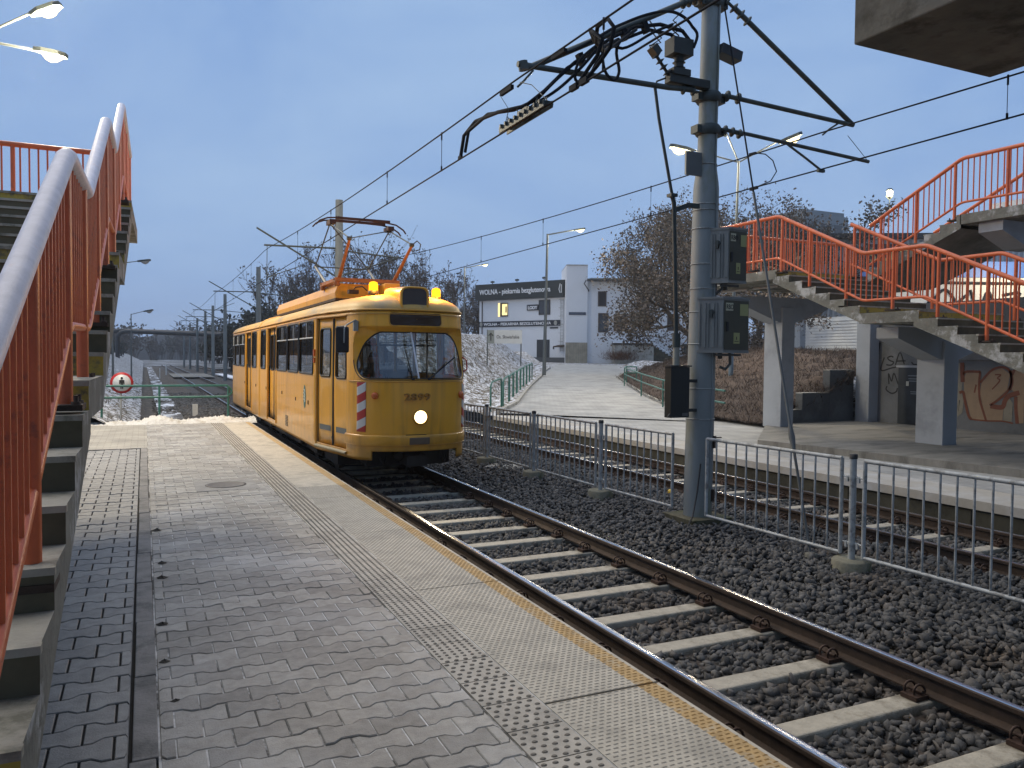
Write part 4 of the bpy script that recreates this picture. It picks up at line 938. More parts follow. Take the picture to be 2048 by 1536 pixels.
# ---- left staircase: starts beside the camera and climbs away
LX1 = -.30; LX0 = -2.8
tl = stair_block('dirty concrete staircase rising away at the left, with yellow marked first steps', LX0, LX1, 4.64-6*RUN, 1.657-7*RISE, 3, 1.12, 14.0)
tl.rotation_euler = (0, 0, -R(1.08))
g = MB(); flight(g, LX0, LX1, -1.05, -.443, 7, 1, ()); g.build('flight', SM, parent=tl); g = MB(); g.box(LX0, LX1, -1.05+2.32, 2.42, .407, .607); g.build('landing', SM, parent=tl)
for y, zt in ((5.2, 1.45), (8.5, 2.5), (12.6, 3.55)):
    c = MB(); c.box(-2.2, -1.5, y-.25, y+.25, 0, zt-.4); c.prism([(-2.6, y-.2, zt), (-2.6, y-.2, zt-.15), (-2.2, y-.2, zt-.4), (-1.5, y-.2, zt-.4), (-.7, y-.2, zt-.15), (-.7, y-.2, zt)], (0, .4, 0)); c.build('support_column', GREYD, parent=tl)
def lx(y): return -.352+.016*(y-4.)
ys1, ys2, ys3 = 4.64, 7.97, 11.2
line = [(lx(-1), -1.0+.0, .607-.15*9+.5), ]
line = [(lx(1.2), 1.2, .62), (lx(2.35), 2.35, .62), (lx(4.55), 4.55, 1.67), (lx(5.7), 5.7, 1.69), (lx(7.9), 7.9, 2.73), (lx(9.05), 9.05, 2.74), (lx(11.2), 11.2, 3.80), (lx(13.9), 13.9, 3.78)]
def dist(line, ys):
    o = []; acc = 0
    for a, b in zip(line, line[1:]):
        L = math.hypot(b[0]-a[0], b[1]-a[1])
        for y in ys:
            if a[1] <= y < b[1]: o.append(acc+L*(y-a[1])/(b[1]-a[1]))
        acc += L
    return o
rl = railing('orange barred railing along the open side of the left staircase, its handrail pale with frost', line, dist(line, (1.3, 2.2, 3.24, 4.4, 5.35, 6.5, 7.6, 8.8, 10.0, 11.1, 12.4, 13.85)), top_mat=PALE_RAIL, low=.27, rtop=.046, rbal=.017)
railing('short orange railing across the top landing of the left staircase', [(-2.6, 13.9, 3.78), (-.25, 13.9, 3.78)], [.1, .85, 1.55, 2.3])
# ---- right staircase
RX0, RX1, UX0, UX1 = 12.42, 14.75, 15.15, 17.5
t = thing('staircase', 'concrete staircase of two parallel runs on grey columns over the graffiti wall', 'staircase', (13.6, 10, .13))
flw = [(4.60, .607), (8.02-.35, 1.657), (10.95, 2.707)]
seq = [(4.1, .60), (7.45, 1.655), (10.95, 2.705)]
for y, z in seq:
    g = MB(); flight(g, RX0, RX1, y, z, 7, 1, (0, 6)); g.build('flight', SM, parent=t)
for (y0, y1, z) in ((6.42, 7.45, 1.655), (9.77, 10.95, 2.705)):
    g = MB(); g.box(RX0, RX1, y0, y1, z-.2, z, 0); g.quad((RX0, y0, z+.003), (RX1, y0, z+.003), (RX1, y1, z+.003), (RX0, y1, z+.003), 2); g.build('landing', SM, parent=t)
g = MB(); g.box(RX0, UX1, 13.27, 15.75, 3.555, 3.755, 0); g.quad((RX0, 13.27, 3.758), (UX1, 13.27, 3.758), (UX1, 15.75, 3.758), (RX0, 15.75, 3.758), 2); g.build('landing', SM, parent=t)
# upper run climbs back towards the camera
def flight_back(g, x0, x1, y0, z0, n=7):
    flight(g, x0, x1, y0, z0, n, -1, ())
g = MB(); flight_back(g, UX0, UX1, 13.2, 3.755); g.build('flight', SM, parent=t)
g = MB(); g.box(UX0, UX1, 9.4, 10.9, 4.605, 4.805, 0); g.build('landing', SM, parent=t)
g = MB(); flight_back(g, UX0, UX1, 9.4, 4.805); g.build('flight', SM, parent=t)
g = MB(); g.box(UX0, UX1, 4.2, 7.1, 5.655, 5.855, 0); g.build('landing', SM, parent=t)
for (y, zt) in ((10.62, 2.46), (15.05, 3.36)):
    c = MB(); c.box(14.42, 14.84, y, y+.62, .1, zt-.25)
    col = c.build('support_column', GREYP, parent=t, bevel=.012)
    hi = zt; c = MB()
    c.prism([(13.15, y+.05, hi), (13.15, y+.05, hi-.22), (14.35, y+.05, hi-.62), (14.9, y+.05, hi-.62), (16.0, y+.05, hi-.25), (16.0, y+.05, hi)], (0, .5, 0)); c.build('cross_beam', GREYP, parent=col, bevel=.01)
for (y, zt) in ((10.1, 4.6), (5.6, 5.65)):
    c = MB(); c.prism([(15.3, y, zt), (15.3, y, zt-.2), (16.1, y, zt-.5), (16.6, y, zt-.5), (17.4, y, zt-.2), (17.4, y, zt)], (0, .5, 0)); c.build('cross_beam', GREYP, parent=t)
c = MB(); c.tube([(12.9, 13.6, 3.46), (12.9, 14.4, 3.46)], .035, 6); c.tube([(12.9, 14.6, 3.46), (12.9, 15.5, 3.46)], .035, 6); c.build('lamp_tube', M('dusty_lamp_tube', (.33, .32, .29), .6), parent=t)
ln = [(12.52, 3.5, .62), (12.52, 4.2, .66), (12.52, 6.35, 1.67), (12.55, 7.4, 1.68), (12.55, 9.65, 2.73), (12.5, 10.95, 2.73), (12.5, 13.2, 3.79), (12.45, 15.65, 3.78)]
railing('orange barred railing down the track side of the right staircase', ln, dist(ln, (4.3, 6.2, 7.3, 8.5, 9.4, 10.3, 11.35, 12.3, 13.1, 13.95, 15.5)), group=None, bal=.125, low=.22)
ln = [(14.65, 4.2, .66), (14.65, 6.35, 1.67), (14.65, 7.4, 1.68), (14.65, 9.65, 2.73), (14.65, 10.95, 2.73), (14.65, 13.2, 3.79)]
railing('orange barred railing between the two runs of the right staircase, rising from the lower flight', ln, dist(ln, (6.2, 7.3, 9.4, 11.1, 12.2, 13.1)), bal=.125, low=.22)
ln = [(15.25, 13.2, 3.80), (15.25, 10.95, 4.85), (15.25, 9.4, 4.83), (15.25, 7.1, 5.9), (15.25, 5, 5.88)]
ln2 = [(a, -b, c) for a, b, c in ln]
railing('orange barred railing on the upper run of the right staircase, against the sky', ln, dist(ln2, (-12.9, -12.0, -11.1, -10.0, -8.6, -7.3)), bal=.125, low=.22)
railing('orange barred railing closing the back of the top landing of the right staircase', [(12.5, 15.65, 3.78), (17.4, 15.65, 3.78)], [.1, 1.3, 2.5, 3.7, 4.8], bal=.125, low=.22)
railing('orange barred railing on the far side of the right staircase, before the graffiti building', [(17.42, 13.2, 3.8), (17.42, 10.95, 4.85), (17.42, 9.4, 4.83), (17.42, 7.1, 5.9)], [.3, 1.4, 2.3, 3.6, 4.8], bal=.125, low=.22)
# ---- shelter wall with door and spray painting
w = thing('shelter_wall', 'grey wall under the right staircase with a metal door and large sprayed letters', 'wall', (18.3, 12, .13))
g = MB(); g.box(18.3, 18.6, 2, 15.9, .1, 1.84); g.box(18.27, 18.6, 2, 13.35, 1.843, 2.05); g.box(18.3, 18.6, 13.353, 15.9, 1.843, 3.3); g.box(18.3, 18.6, 2, 13.35, 2.053, 3.3); g.build('wall', M('grubby_grey_wall', (.155, .165, .172), .8, var=.15, vs=1.5, stain=(.11, .118, .12), stain_s=.6, bump=.1), parent=w)
d = MB(); d.box(18.255, 18.30, 13.85, 14.78, .14, 1.63); dd = d.build('door', M('dark_metal_door', (.035, .042, .048), .5, .3, var=.2, vs=3), parent=w, bevel=.006)
d = MB(); d.box(18.245, 18.254, 14.45, 14.53, 1.15, 1.27); d.build('notice', M('paper_notice', (.5, .5, .42), .8), parent=dd); d = MB(); d.lathe((18.245, 14.0, .95), [(.03, -.03), (.03, .02)], 8, axis='X'); d.build('handle', GALV, parent=dd)
d = MB()
for z_ in (1.42, 1.34, 1.28, 1.0, .95): d.box(18.25, 18.254, 14.1+.2*(z_-1), 14.4+.2*(z_-1), z_-.012, z_+.012)
d.build('spray_tag', M('pale_blue_spray', (.16, .19, .21), .7), parent=dd)
d = MB(); d.box(18.24, 18.30, 13.8, 14.84, 1.633, 1.69); d.build('lintel', GREYP, parent=dd)
bc = MB(); bc.box(17.95, 18.45, 15.45, 15.9, .1, 3.5); tag(bc.build('column', GREYP, loc=(18.2, 15.65, .1), bevel=.01), 'grey square column at the far end of the graffiti wall', 'column')
# sprayed strokes on the wall: flat ribbons 3 mm proud
XW = 18.296
def ribbon(m, pts, wd, mi=0, x=XW):
    P = [Vector((x, a, b)) for a, b in pts]; L = []
    for i, p in enumerate(P):
        q = (P[min(i+1, len(P)-1)]-P[max(i-1, 0)]); n = Vector((0, -q.z, q.y)).normalized()*wd*.5; L.append([p-n, p+n])
    m.grid(L, mi, smooth=False)
def curve(pts, k=6): return catmull([tuple(p) for p in pts], k) if False else [tuple(q) for q in _cm(pts, k)]
def _cm(p, m):
    q = [p[0]]+list(p)+[p[-1]]; o = []
    for i in range(1, len(q)-2):
        for k in range(m):
            t_ = k/m; a, b, c, d = [np.array(v, float) for v in q[i-1:i+3]]
            o.append(tuple(.5*((2*b)+(c-a)*t_+(2*a-5*b+4*c-d)*t_*t_+(3*b-a-3*c+d)*t_**3)))
    return o+[tuple(p[-1])]
SP = [M('black_spray', (.012, .012, .014), .6), M('tan_spray', (.30, .215, .14), .75, var=.12, vs=3), M('rust_spray', (.17, .055, .03), .7), M('pale_spray', (.26, .24, .19), .8, var=.15, vs=4)]
m = MB()   # black tags beside the door
for pts in ([(15.27, 1.90), (15.36, 1.55), (15.0, 1.62), (14.62, 1.68)], [(14.98, 1.90), (15.05, 1.93), (15.16, 1.89), (15.10, 1.82), (14.97, 1.77), (15.05, 1.69), (15.2, 1.70)], [(14.91, 1.70), (14.78, 2.03), (14.64, 1.72)], [(14.88, 1.80), (14.60, 1.81)],
            [(15.10, 1.18), (15.12, 1.46), (15.02, 1.26), (14.95, 1.47), (14.81, 1.19), (14.76, 1.22)], [(15.16, 1.12), (15.18, 1.02), (15.01, .93), (14.87, .98), (14.83, 1.08)], [(14.80, 1.0), (14.79, .85)], [(14.1, 2.0), (14.2, 1.93), (14.12, 1.88)], [(14.42, 1.78), (14.36, 1.72), (14.2, 1.72)], [(14.26, 1.8), (14.2, 1.74), (14.1, 1.73)], [(15.62, 2.02), (15.64, 1.8)], [(15.62, 2.25), (15.52, 2.1), (15.42, 2.3), (15.46, 1.98)]): ribbon(m, _cm(pts, 6), .038)
m.build('spray_tag', SP[0], parent=w)
def blob(m, pts, mi, x): m.poly([(x, a, b) for a, b in pts], mi)
m = MB()   # block letters in tan with rust outline
blob(m, [(13.32, .40), (13.1, .42), (12.96, .55), (12.93, .85), (13.0, 1.05), (12.97, 1.5), (13.04, 1.74), (13.12, 1.79), (13.32, 1.77)], 3, XW-.002)
blob(m, [(12.72, .40), (12.36, .41), (12.47, .85), (12.56, 1.2), (12.53, 1.53), (12.88, 1.53), (12.95, 1.38), (12.93, 1.08), (12.84, .8)], 1, XW-.002)
blob(m, [(12.36, .41), (11.95, .42), (11.93, .74), (12.27, .77), (11.86, 1.15), (11.8, 1.52), (12.0, 1.66), (12.25, 1.58), (12.5, 1.27), (12.52, 1.0), (12.45, .7)], 1, XW-.002)
blob(m, [(11.93, .42), (11.73, .42), (11.72, .85), (11.82, .98), (11.92, .9)], 3, XW-.003); blob(m, [(11.62, .38), (11.46, .4), (11.46, 1.7), (11.78, 1.6), (11.8, 1.18), (11.62, 1.08)], 1, XW-.002)
for pts, wd in (([(13.0, 1.78), (12.99, 1.55), (12.97, 1.3)], .11), ([(12.97, 1.5), (12.86, 1.56), (12.52, 1.56)], .06), ([(13.05, 1.03), (12.95, 1.05), (12.9, .85), (12.8, .5), (12.72, .4)], .07), ([(12.53, 1.56), (12.55, 1.25), (12.52, .9), (12.42, .6), (12.35, .4)], .055), ([(12.62, 1.25), (12.66, 1.05)], .04), ([(12.52, 1.3), (12.25, 1.6), (12.0, 1.68), (11.82, 1.6), (11.77, 1.35), (11.85, 1.12), (12.1, .88), (12.27, .77)], .055), ([(12.25, .75), (11.97, .74), (11.9, .9), (11.8, 1.02), (11.57, 1.1)], .11), ([(11.80, 1.6), (11.75, 1.35), (11.8, 1.15)], .07), ([(11.7, 1.62), (11.76, 1.5)], .06), ([(11.65, 1.0), (11.64, .7), (11.6, .38)], .08), ([(12.74, .40), (12.36, .39), (11.95, .41), (11.7, .38)], .035)): ribbon(m, _cm(pts, 6), wd, 2, XW-.005)
ribbon(m, _cm([(12.16, 1.5), (12.02, 1.5), (12.1, 1.42), (12.04, 1.36), (12.22, 1.15)], 5), .03, 2, XW-.006)
for pts in ([(13.18, 1.7), (13.1, 1.66), (13.2, 1.58), (13.1, 1.52)], [(13.22, .85), (13.22, .58)], [(13.15, .58), (13.13, .85), (13.06, .58), (13.04, .85)]): ribbon(m, pts, .02, 0, XW-.006)
m.build('spray_lettering', SP, parent=w)
# stepped wing wall
m = MB(); A_ = Vector((14.85, 15.75, .1)); B_ = Vector((18.1, 16.1, .1)); dv = (B_-A_); nn = Vector((-dv.y, dv.x, 0)).normalized()*.22
for t0_, t1_, h in ((0, .34, .36), (.342, .68, .80), (.682, 1.0, 1.42)):
    p, q = A_+dv*t0_, A_+dv*t1_; m.prism([p, q, q+nn, p+nn], (0, 0, h)); m.add([v+Vector((0, 0, h+.003)) for v in (p, q, q+nn, p+nn)]+[v+Vector((0, 0, h+.03)) for v in (p, q, q+nn, p+nn)], [(0, 1, 5, 4), (1, 2, 6, 5), (2, 3, 7, 6), (3, 0, 4, 7), (4, 5, 6, 7)], 1)
tag(m.build('wing_wall', [GREYD, CONC_L], loc=tuple(A_)), 'low stepped grey wing wall with pale coping between two columns', 'wall')
# ---- footbridge overhead
fb = thing('footbridge', 'concrete footbridge crossing high above the tracks, one beam end showing at top right', 'footbridge', (5, 1, 5.5))
SOF = M('grimy_concrete_soffit', (.12, .108, .085), .9, var=.3, vs=1.5, stain=(.05, .043, .03), stain_s=1.2, bump=.4, bs=12)
g = MB(); g.box(7.57, 10.02, 2.9, 6.85, 5.5, 6.6); g.build('beam', SOF, parent=fb, bevel=.02)
g = MB(); g.box(-9, 24, -9, 2.6, 5.75, 6.1); g.box(-9, 24, 2.3, 2.6, 6.103, 6.5); g.build('widened_deck', SOF, parent=fb)  # unseen deck, widened behind the camera to block sky light from there

# ================================================================== FENCE BETWEEN THE TRACKS
def fx(y): return 6.5-.036*(y-5.76) if y < 11 else 6.31-.018*(y-11)
FPY = [3.40, 5.76, 10.36, 12.55, 14.6, 16.7, 18.85, 21.0, 23.2, 25.4]
posts_lab = ['galvanised fence post out of the photo beyond its right edge', 'fence post with black cap and round foot, first right of the mast', 'fence post with black cap and round foot, first left of the mast', 'galvanised fence post on a round foot, second left of the mast', 'galvanised fence post on a round foot close to the right edge of the tram front']
first = None
for i, y in enumerate(FPY):
    lab = posts_lab[i] if i < 5 else 'galvanised fence post hidden behind the yellow tram'
    x = fx(y)
    if first is None:
        p = thing('fence_post', lab, 'fence post', (x, y, -.34), 'fence posts between the tracks')
        m = MB(); m.tube([(x, y, -.3), (x, y, .83)], .034, 12); m.build('pole', GALV, parent=p); m = MB(); m.lathe((x, y, .81), [(.04, 0), (.04, .045), (.02, .05)], 12); m.build('cap', BLACK, parent=p)
        m = MB(); m.lathe((x, y, -.44), [(.19, 0), (.19, .215), (.175, .23), (.03, .23)], 20); m.build('foot', M('mossy_concrete_foot', (.20, .19, .14), .9, var=.3, vs=6, stain=(.10, .10, .05), stain_s=4, bump=.3), parent=p)
        for z in (.62, -.05):
            m = MB(); m.tube([(x, y-.14, z), (x, y+.14, z)], .009, 5); m.lathe((x, y, z-.012), [(.042, 0), (.042, .025)], 12)
            for dy in (-.07, .07): m.obox((x, y+dy, z-.02), (1, 0, 0), (0, 1, 0), (0, 0, 1), .012, .012, .03)
            m.build('clamp', GALV, parent=p)
        first = p
    else: dup(first, (x, y, -.34), lab)
PAN = [(3.54, 5.62), (5.90, 7.95), (8.63, 10.22), (10.50, 12.41), (12.69, 14.46), (14.74, 16.56), (16.84, 18.71), (18.99, 20.86), (21.14, 23.06), (23.34, 25.26), (1.2, 3.26)]
plab = ['barred fence section right of the black capped post, cut by the right edge', 'galvanised barred fence section directly to the right of the mast', 'galvanised barred fence section directly to the left of the mast', 'galvanised barred fence section second to the left of the mast', 'galvanised barred fence section third to the left of the mast, nearest the tram front']
for i, (a, b) in enumerate(PAN):
    lab = plab[i] if i < 5 else 'galvanised barred fence section standing out of sight behind the tram' if i < 10 else 'galvanised barred fence section beyond the right edge of the photo'
    p = thing('barred_fence', lab, 'fence', (fx(a), a, -.2), 'barred fences between the tracks'); A = Vector((fx(a), a, 0)); B = Vector((fx(b), b, 0))
    z0, z1 = -.17, .80
    m = MB(); m.tube([A+Vector((0, 0, z1)), B+Vector((0, 0, z1))], .021, 8); m.tube([A+Vector((0, 0, z0)), B+Vector((0, 0, z0))], .019, 8); m.tube([A+Vector((0, 0, z0-.01)), A+Vector((0, 0, z1+.01))], .021, 8); m.tube([B+Vector((0, 0, z0-.01)), B+Vector((0, 0, z1+.01))], .021, 8); m.build('frame', GALV, parent=p)
    n = int(round((b-a)/.165)); fb_ = None
    for k in range(1, n):
        q = A+(B-A)*(k/n)
        if fb_ is None: m = MB(); m.tube([q+Vector((0, 0, z0)), q+Vector((0, 0, z1))], .0115, 6); fb_ = m.build('bar', GALV, parent=p); q0 = q
        else: c = fb_.copy(); COL.objects.link(c); c.parent = p; c.location = q-q0
# small things on the ballast
m = MB(); m.prism([(5.95, 14.0, -.36), (6.5, 13.3, -.36), (6.75, 14.05, -.36), (6.3, 14.4, -.36)], (0, 0, .05)); tag(m.build('cover_slab', CONC_L, loc=(6.3, 14, -.36), bevel=.01), 'flat concrete cover slab lying on the ballast by the fence', 'slab')
m = MB(); m.lathe((7.65, 10.36, -.40), [(.01, 0), (.05, .02), (.06, .06), (.04, .1), (.01, .115)], 12); tag(m.build('litter', M('yellow_litter', (.75, .48, .02), .5), loc=(7.65, 10.36, -.4)), 'small bright yellow piece of litter lying behind the fence', 'litter')
m = MB(); P = [[(.30+.07*math.cos(a)*r*(1+.3*math.sin(3*a+r*9)), 3.52+.04*math.sin(a)*r*(1+.3*math.cos(2*a)), .004+.018*abs(math.sin(r*7+a*2))*(1-.5*r)) for a in np.linspace(0, 2*math.pi, 17)] for r in (.02, .4, .7, 1.)]
m.grid(P, smooth=False); tag(m.build('crumpled_paper', M('dirty_paper', (.30, .28, .24), .9, var=.3, vs=40), loc=(.3, 3.52, 0)), 'crumpled grey scrap of paper lying on the paving near the kerb', 'litter')
for i, (x, y, r) in enumerate(((.10, 5.7, .03), (.12, 6.9, .035), (.13, 7.4, .03), (.1, 5.0, .025), (.11, 8.8, .04), (.14, 4.4, .02))):
    m = MB(); m.grid([[(x+r*1.2*math.cos(a)*q*(1+.25*math.sin(a*3+i)), y+r*math.sin(a)*q*(1+.3*math.cos(a*2+i)), .003+.5*r*(1-q)*(1+.4*math.sin(5*a))) for a in np.linspace(0, 2*math.pi, 13)] for q in (.02, .5, 1.)], smooth=False)
    tag(m.build('leaf_litter', M('dark_leaf_litter', (.05, .042, .032), .9, var=.4, vs=30), loc=(x, y, 0)), 'small dark clump of dead leaves caught along the kerb', 'litter', 'clumps of leaf litter along the kerb')
mh = thing('manhole_cover', 'round cast iron manhole cover in a square frame set in the paving', 'manhole', (1.02, 11.55, 0))
m = MB(); m.box(.62, 1.42, 11.1, 12.0, -.02, .003); m.build('frame', M('manhole_surround', (.29, .28, .26), .8, var=.25, vs=5), parent=mh); m = MB(); m.lathe((1.02, 11.55, .004), [(.27, 0), (.27, .004), (.24, .004), (.235, .002), (.05, .002)], 28); m.build('lid', M('cast_iron', (.10, .092, .085), .6, .4, var=.3, vs=15), parent=mh)
# ================================================================== OVERHEAD LINE
MX, MY = 6.64, 8.4
def lean(z): return MX+.012*(z+.3)     # the near mast leans a touch
mast = thing('overhead_line_mast', 'thick grey tubular mast in the foreground carrying two meter boxes and the wire brackets', 'mast', (MX, MY, -.45), 'overhead line masts between the tracks')
m = MB(); prof = [(.185, -.4), (.182, 1.2), (.172, 3.0), (.165, 4.02), (.158, 4.1), (.125, 4.32), (.122, 5.0), (.115, 7.2)]
m.tube([(lean(z), MY, z) for r, z in prof], [r for r, z in prof], 28); m.tube([(lean(z)+.04, MY-(.178 if z < 4 else .13), z) for z in (-.2, 3.9, 4.35, 6.5)], .012, 6)
m.build('shaft', STEELG, parent=mast)
m = MB(); m.prism([(MX-.33, MY-.33, -.5), (MX+.33, MY-.33, -.5), (MX+.33, MY+.33, -.5), (MX-.33, MY+.33, -.5)], (0, 0, .24)); m.build('foundation', M('mossy_foundation', (.095, .085, .05), .95, var=.4, vs=6, stain=(.05, .055, .02), stain_s=3, bump=.4), parent=mast, bevel=.06)
for z, r in ((1.02, .187), (1.42, .186), (2.0, .183), (2.42, .18), (2.72, .179), (3.04, .178), (3.5, .175), (3.74, .172), (3.82, .172), (4.34, .13)): m = MB(); m.tube([(lean(z)+r*math.cos(a), MY+r*math.sin(a), z) for a in np.linspace(0, 2*math.pi, 25)[:-1]], .0065, 4, closed=True); m.build('strap', GALV, parent=mast)
for z in (.72, .02): m = MB(); m.box(lean(z)+.085, lean(z)+.125, MY-.19, MY-.165, z-.08, z+.08); m.tube([(lean(z)+.1, MY-.18, z+.06), (lean(z)+.2, MY-.2, z+.06)], .008, 5); m.build('fixing_plate', RUST, parent=mast)
for z in (6.42, 5.2, 4.78): m = MB(); m.lathe((lean(z), MY, z-.06), [(.15, 0), (.17, .03), (.17, .10), (.15, .13)], 16); m.obox((lean(z)-.17, MY, z), (1, 0, 0), (0, 1, 0), (0, 0, 1), .05, .07, .05); m.obox((lean(z)+.17, MY, z), (1, 0, 0), (0, 1, 0), (0, 0, 1), .05, .07, .05); m.build('collar', STEELD, parent=mast)
def insulator(m, a, b, r=.045, n=3, mi=0):
    a, b = Vector(a), Vector(b); d = b-a
    m.tube([a, b], .02, 6, mi)
    for k in range(n):
        c = a+d*((k+.5)/n); t = d.normalized()*.018; m.tube([c-t, c, c+t], [.022, r, .022], 10, mi)
ARM = M('weathered_bracket_tube', (.075, .085, .078), .6, .3, var=.25, vs=5)
m = MB(); y = MY-.1
m.tube([(6.36, y, 6.38), (4.08, y, 5.16), (3.98, y, 5.13)], .038, 8); m.tube([(6.36, y, 5.24), (6.0, y, 5.21), (3.9, y, 5.16)], .036, 8); insulator(m, (6.5, y, 6.42), (6.15, y, 6.27), .07, 4); insulator(m, (6.45, y, 5.22), (6.15, y, 5.21), .06, 2)
m.tube([(3.96, y, 5.2), (3.98, y, 5.1)], .06, 8); m.tube([(4.1, y, 5.12), (3.98, y, 4.98), (3.9, y, 4.9)], .014, 5); m.build('bracket', ARM, parent=mast)
m = MB()
m.tube([(7.0, y, 6.40), (9.2, y, 5.16)], .034, 8); m.tube([(6.9, y, 5.24), (9.2, y, 5.16)], .032, 8); m.tube([(6.9, y, 4.80), (7.3, y, 4.79), (9.52, y, 4.68)], .027, 8)
insulator(m, (6.84, y, 6.48), (7.3, y, 6.23), .075, 4); insulator(m, (6.84, y, 5.24), (7.2, y, 5.23), .075, 2); insulator(m, (6.84, y, 4.80), (7.2, y, 4.77), .065, 3)
m.tube([(8.95, y, 5.17), (8.75, y, 5.05), (8.62, y, 4.95)], .014, 5); m.tube([(7.98, y, 4.74), (8.30, y, 4.60), (8.6, y, 4.46)], .016, 6); m.obox((8.6, y, 4.45), (1, 0, 0), (0, 1, 0), (0, 0, 1), .06, .02, .02); m.tube([(9.52, y, 4.68), (9.1, y, 5.0)], .006, 4); m.build('bracket', ARM, parent=mast)
# surge arrester and switch gear on the left of the mast
m = MB(); m.box(5.98, 6.6, y-.06, y+.06, 5.27, 5.37); m.box(6.02, 6.28, y-.08, y+.08, 5.37, 5.45); m.box(6.0, 6.3, y-.1, y+.1, 5.62, 5.82); m.tube([(6.15, y, 5.42), (6.15, y, 5.65)], .06, 8); insulator(m, (6.15, y, 5.44), (6.15, y, 5.64), .085, 3); insulator(m, (6.0, y, 5.36), (5.78, y, 5.60), .065, 4); m.obox((5.78, y, 5.63), (.7, 0, -.7), (0, 1, 0), (.7, 0, .7), .06, .06, .05)
for pts in ([(5.73, 5.62), (5.70, 5.52+.16), (5.87, 5.74), (5.67, 5.90)], [(5.72, 5.68), (5.88, 5.80), (5.70, 5.98)], [(6.03, 5.82), (6.02, 5.86), (6.18, 5.97), (6.05, 6.05), (6.2, 6.2)], [(6.14, 5.82), (6.14, 5.88), (5.98, 5.96), (6.1, 6.04)]): m.tube([(a, y, b) for a, b in pts], .009, 5)
m.tube([(5.95, y, 5.32), (5.82, y, 5.26), (5.79, y, 5.16)], .012, 5); m.build('surge_arrester', M('dark_switchgear', (.03, .034, .032), .6, .2, var=.3), parent=mast)
m = MB(); m.tube([(5.79, y, 5.2), (5.86, y, 4.8), (6.06, y, 3.95), (6.08, y, 3.88)], .02, 6); m.tube([(6.07, y, 3.88), (6.11, y, 3.78), (6.12, y, 3.5), (6.17, y, 2.2), (6.18, y, 2.0)], .028, 6); m.tube([(6.18, y, 2.1), (6.18, y, 1.68)], .042, 8, mi=1); m.lathe((6.18, y, 1.95), [(.05, 0), (.05, .18)], 8, mi=0); m.obox((6.08, y, 3.87), (1, 0, 0), (0, 1, 0), (0, 0, 1), .05, .05, .02)
m.prism([(6.12, y-.02, 3.66), (6.12, y-.02, 3.72), (6.32, y-.02, 3.80), (6.5, y-.02, 3.80), (6.5, y-.02, 3.74), (6.34, y-.02, 3.74)], (0, .04, 0)); m.build('feeder_rod', [STEELD, M('pale_pipe', (.30, .29, .24), .7, var=.2, vs=6)], parent=mast)
m = MB(); m.box(6.07, 6.36, y-.05, y+.08, 1.05, 1.70); m.box(6.045, 6.38, y-.07, y+.10, 1.703, 1.72); m.tube([(6.07, y-.04, 1.1), (6.03, y-.05, 1.06)], .012, 5); m.box(6.36, 6.5, y-.03, y+.03, 1.5, 1.54); m.box(6.36, 6.5, y-.03, y+.03, 1.12, 1.16); bx = m.build('switch_box', M('black_steel_box', (.010, .012, .011), .45, .2, var=.15), parent=mast)
m = MB(); m.box(6.25, 6.34, y-.054, y-.0503, 1.07, 1.11); m.build('sticker', M('grey_sticker', (.09, .09, .085), .6), parent=bx)
m = MB(); m.obox((6.44, 8.35, 4.32), (1, 0, .0), (0, 1, 0), (0, 0, 1), .125, .015, .15); m.tube([(6.5, 8.38, 4.4), (6.62, 8.4, 4.42)], .02, 6); m.build('sign_plate', M('sign_back_grey', (.14, .15, .15), .5, .3, var=.1), parent=mast)
for sgn, pts in ((1, None),):
    m = MB(); m.tube([(6.52, y-.1, .45), (6.46, y-.12, .1), (6.33, y-.2, -.2), (6.05, y-.4, -.36)], .010, 5); m.build('earth_cable', BLACK, parent=mast)
m = MB(); m.obox((6.93, y, 5.78), (.97, 0, -.2), (0, 1, 0), (.2, 0, .97), .165, .09, .065); m.build('floodlight', M('dark_housing', (.028, .032, .034), .5, .2), parent=mast)
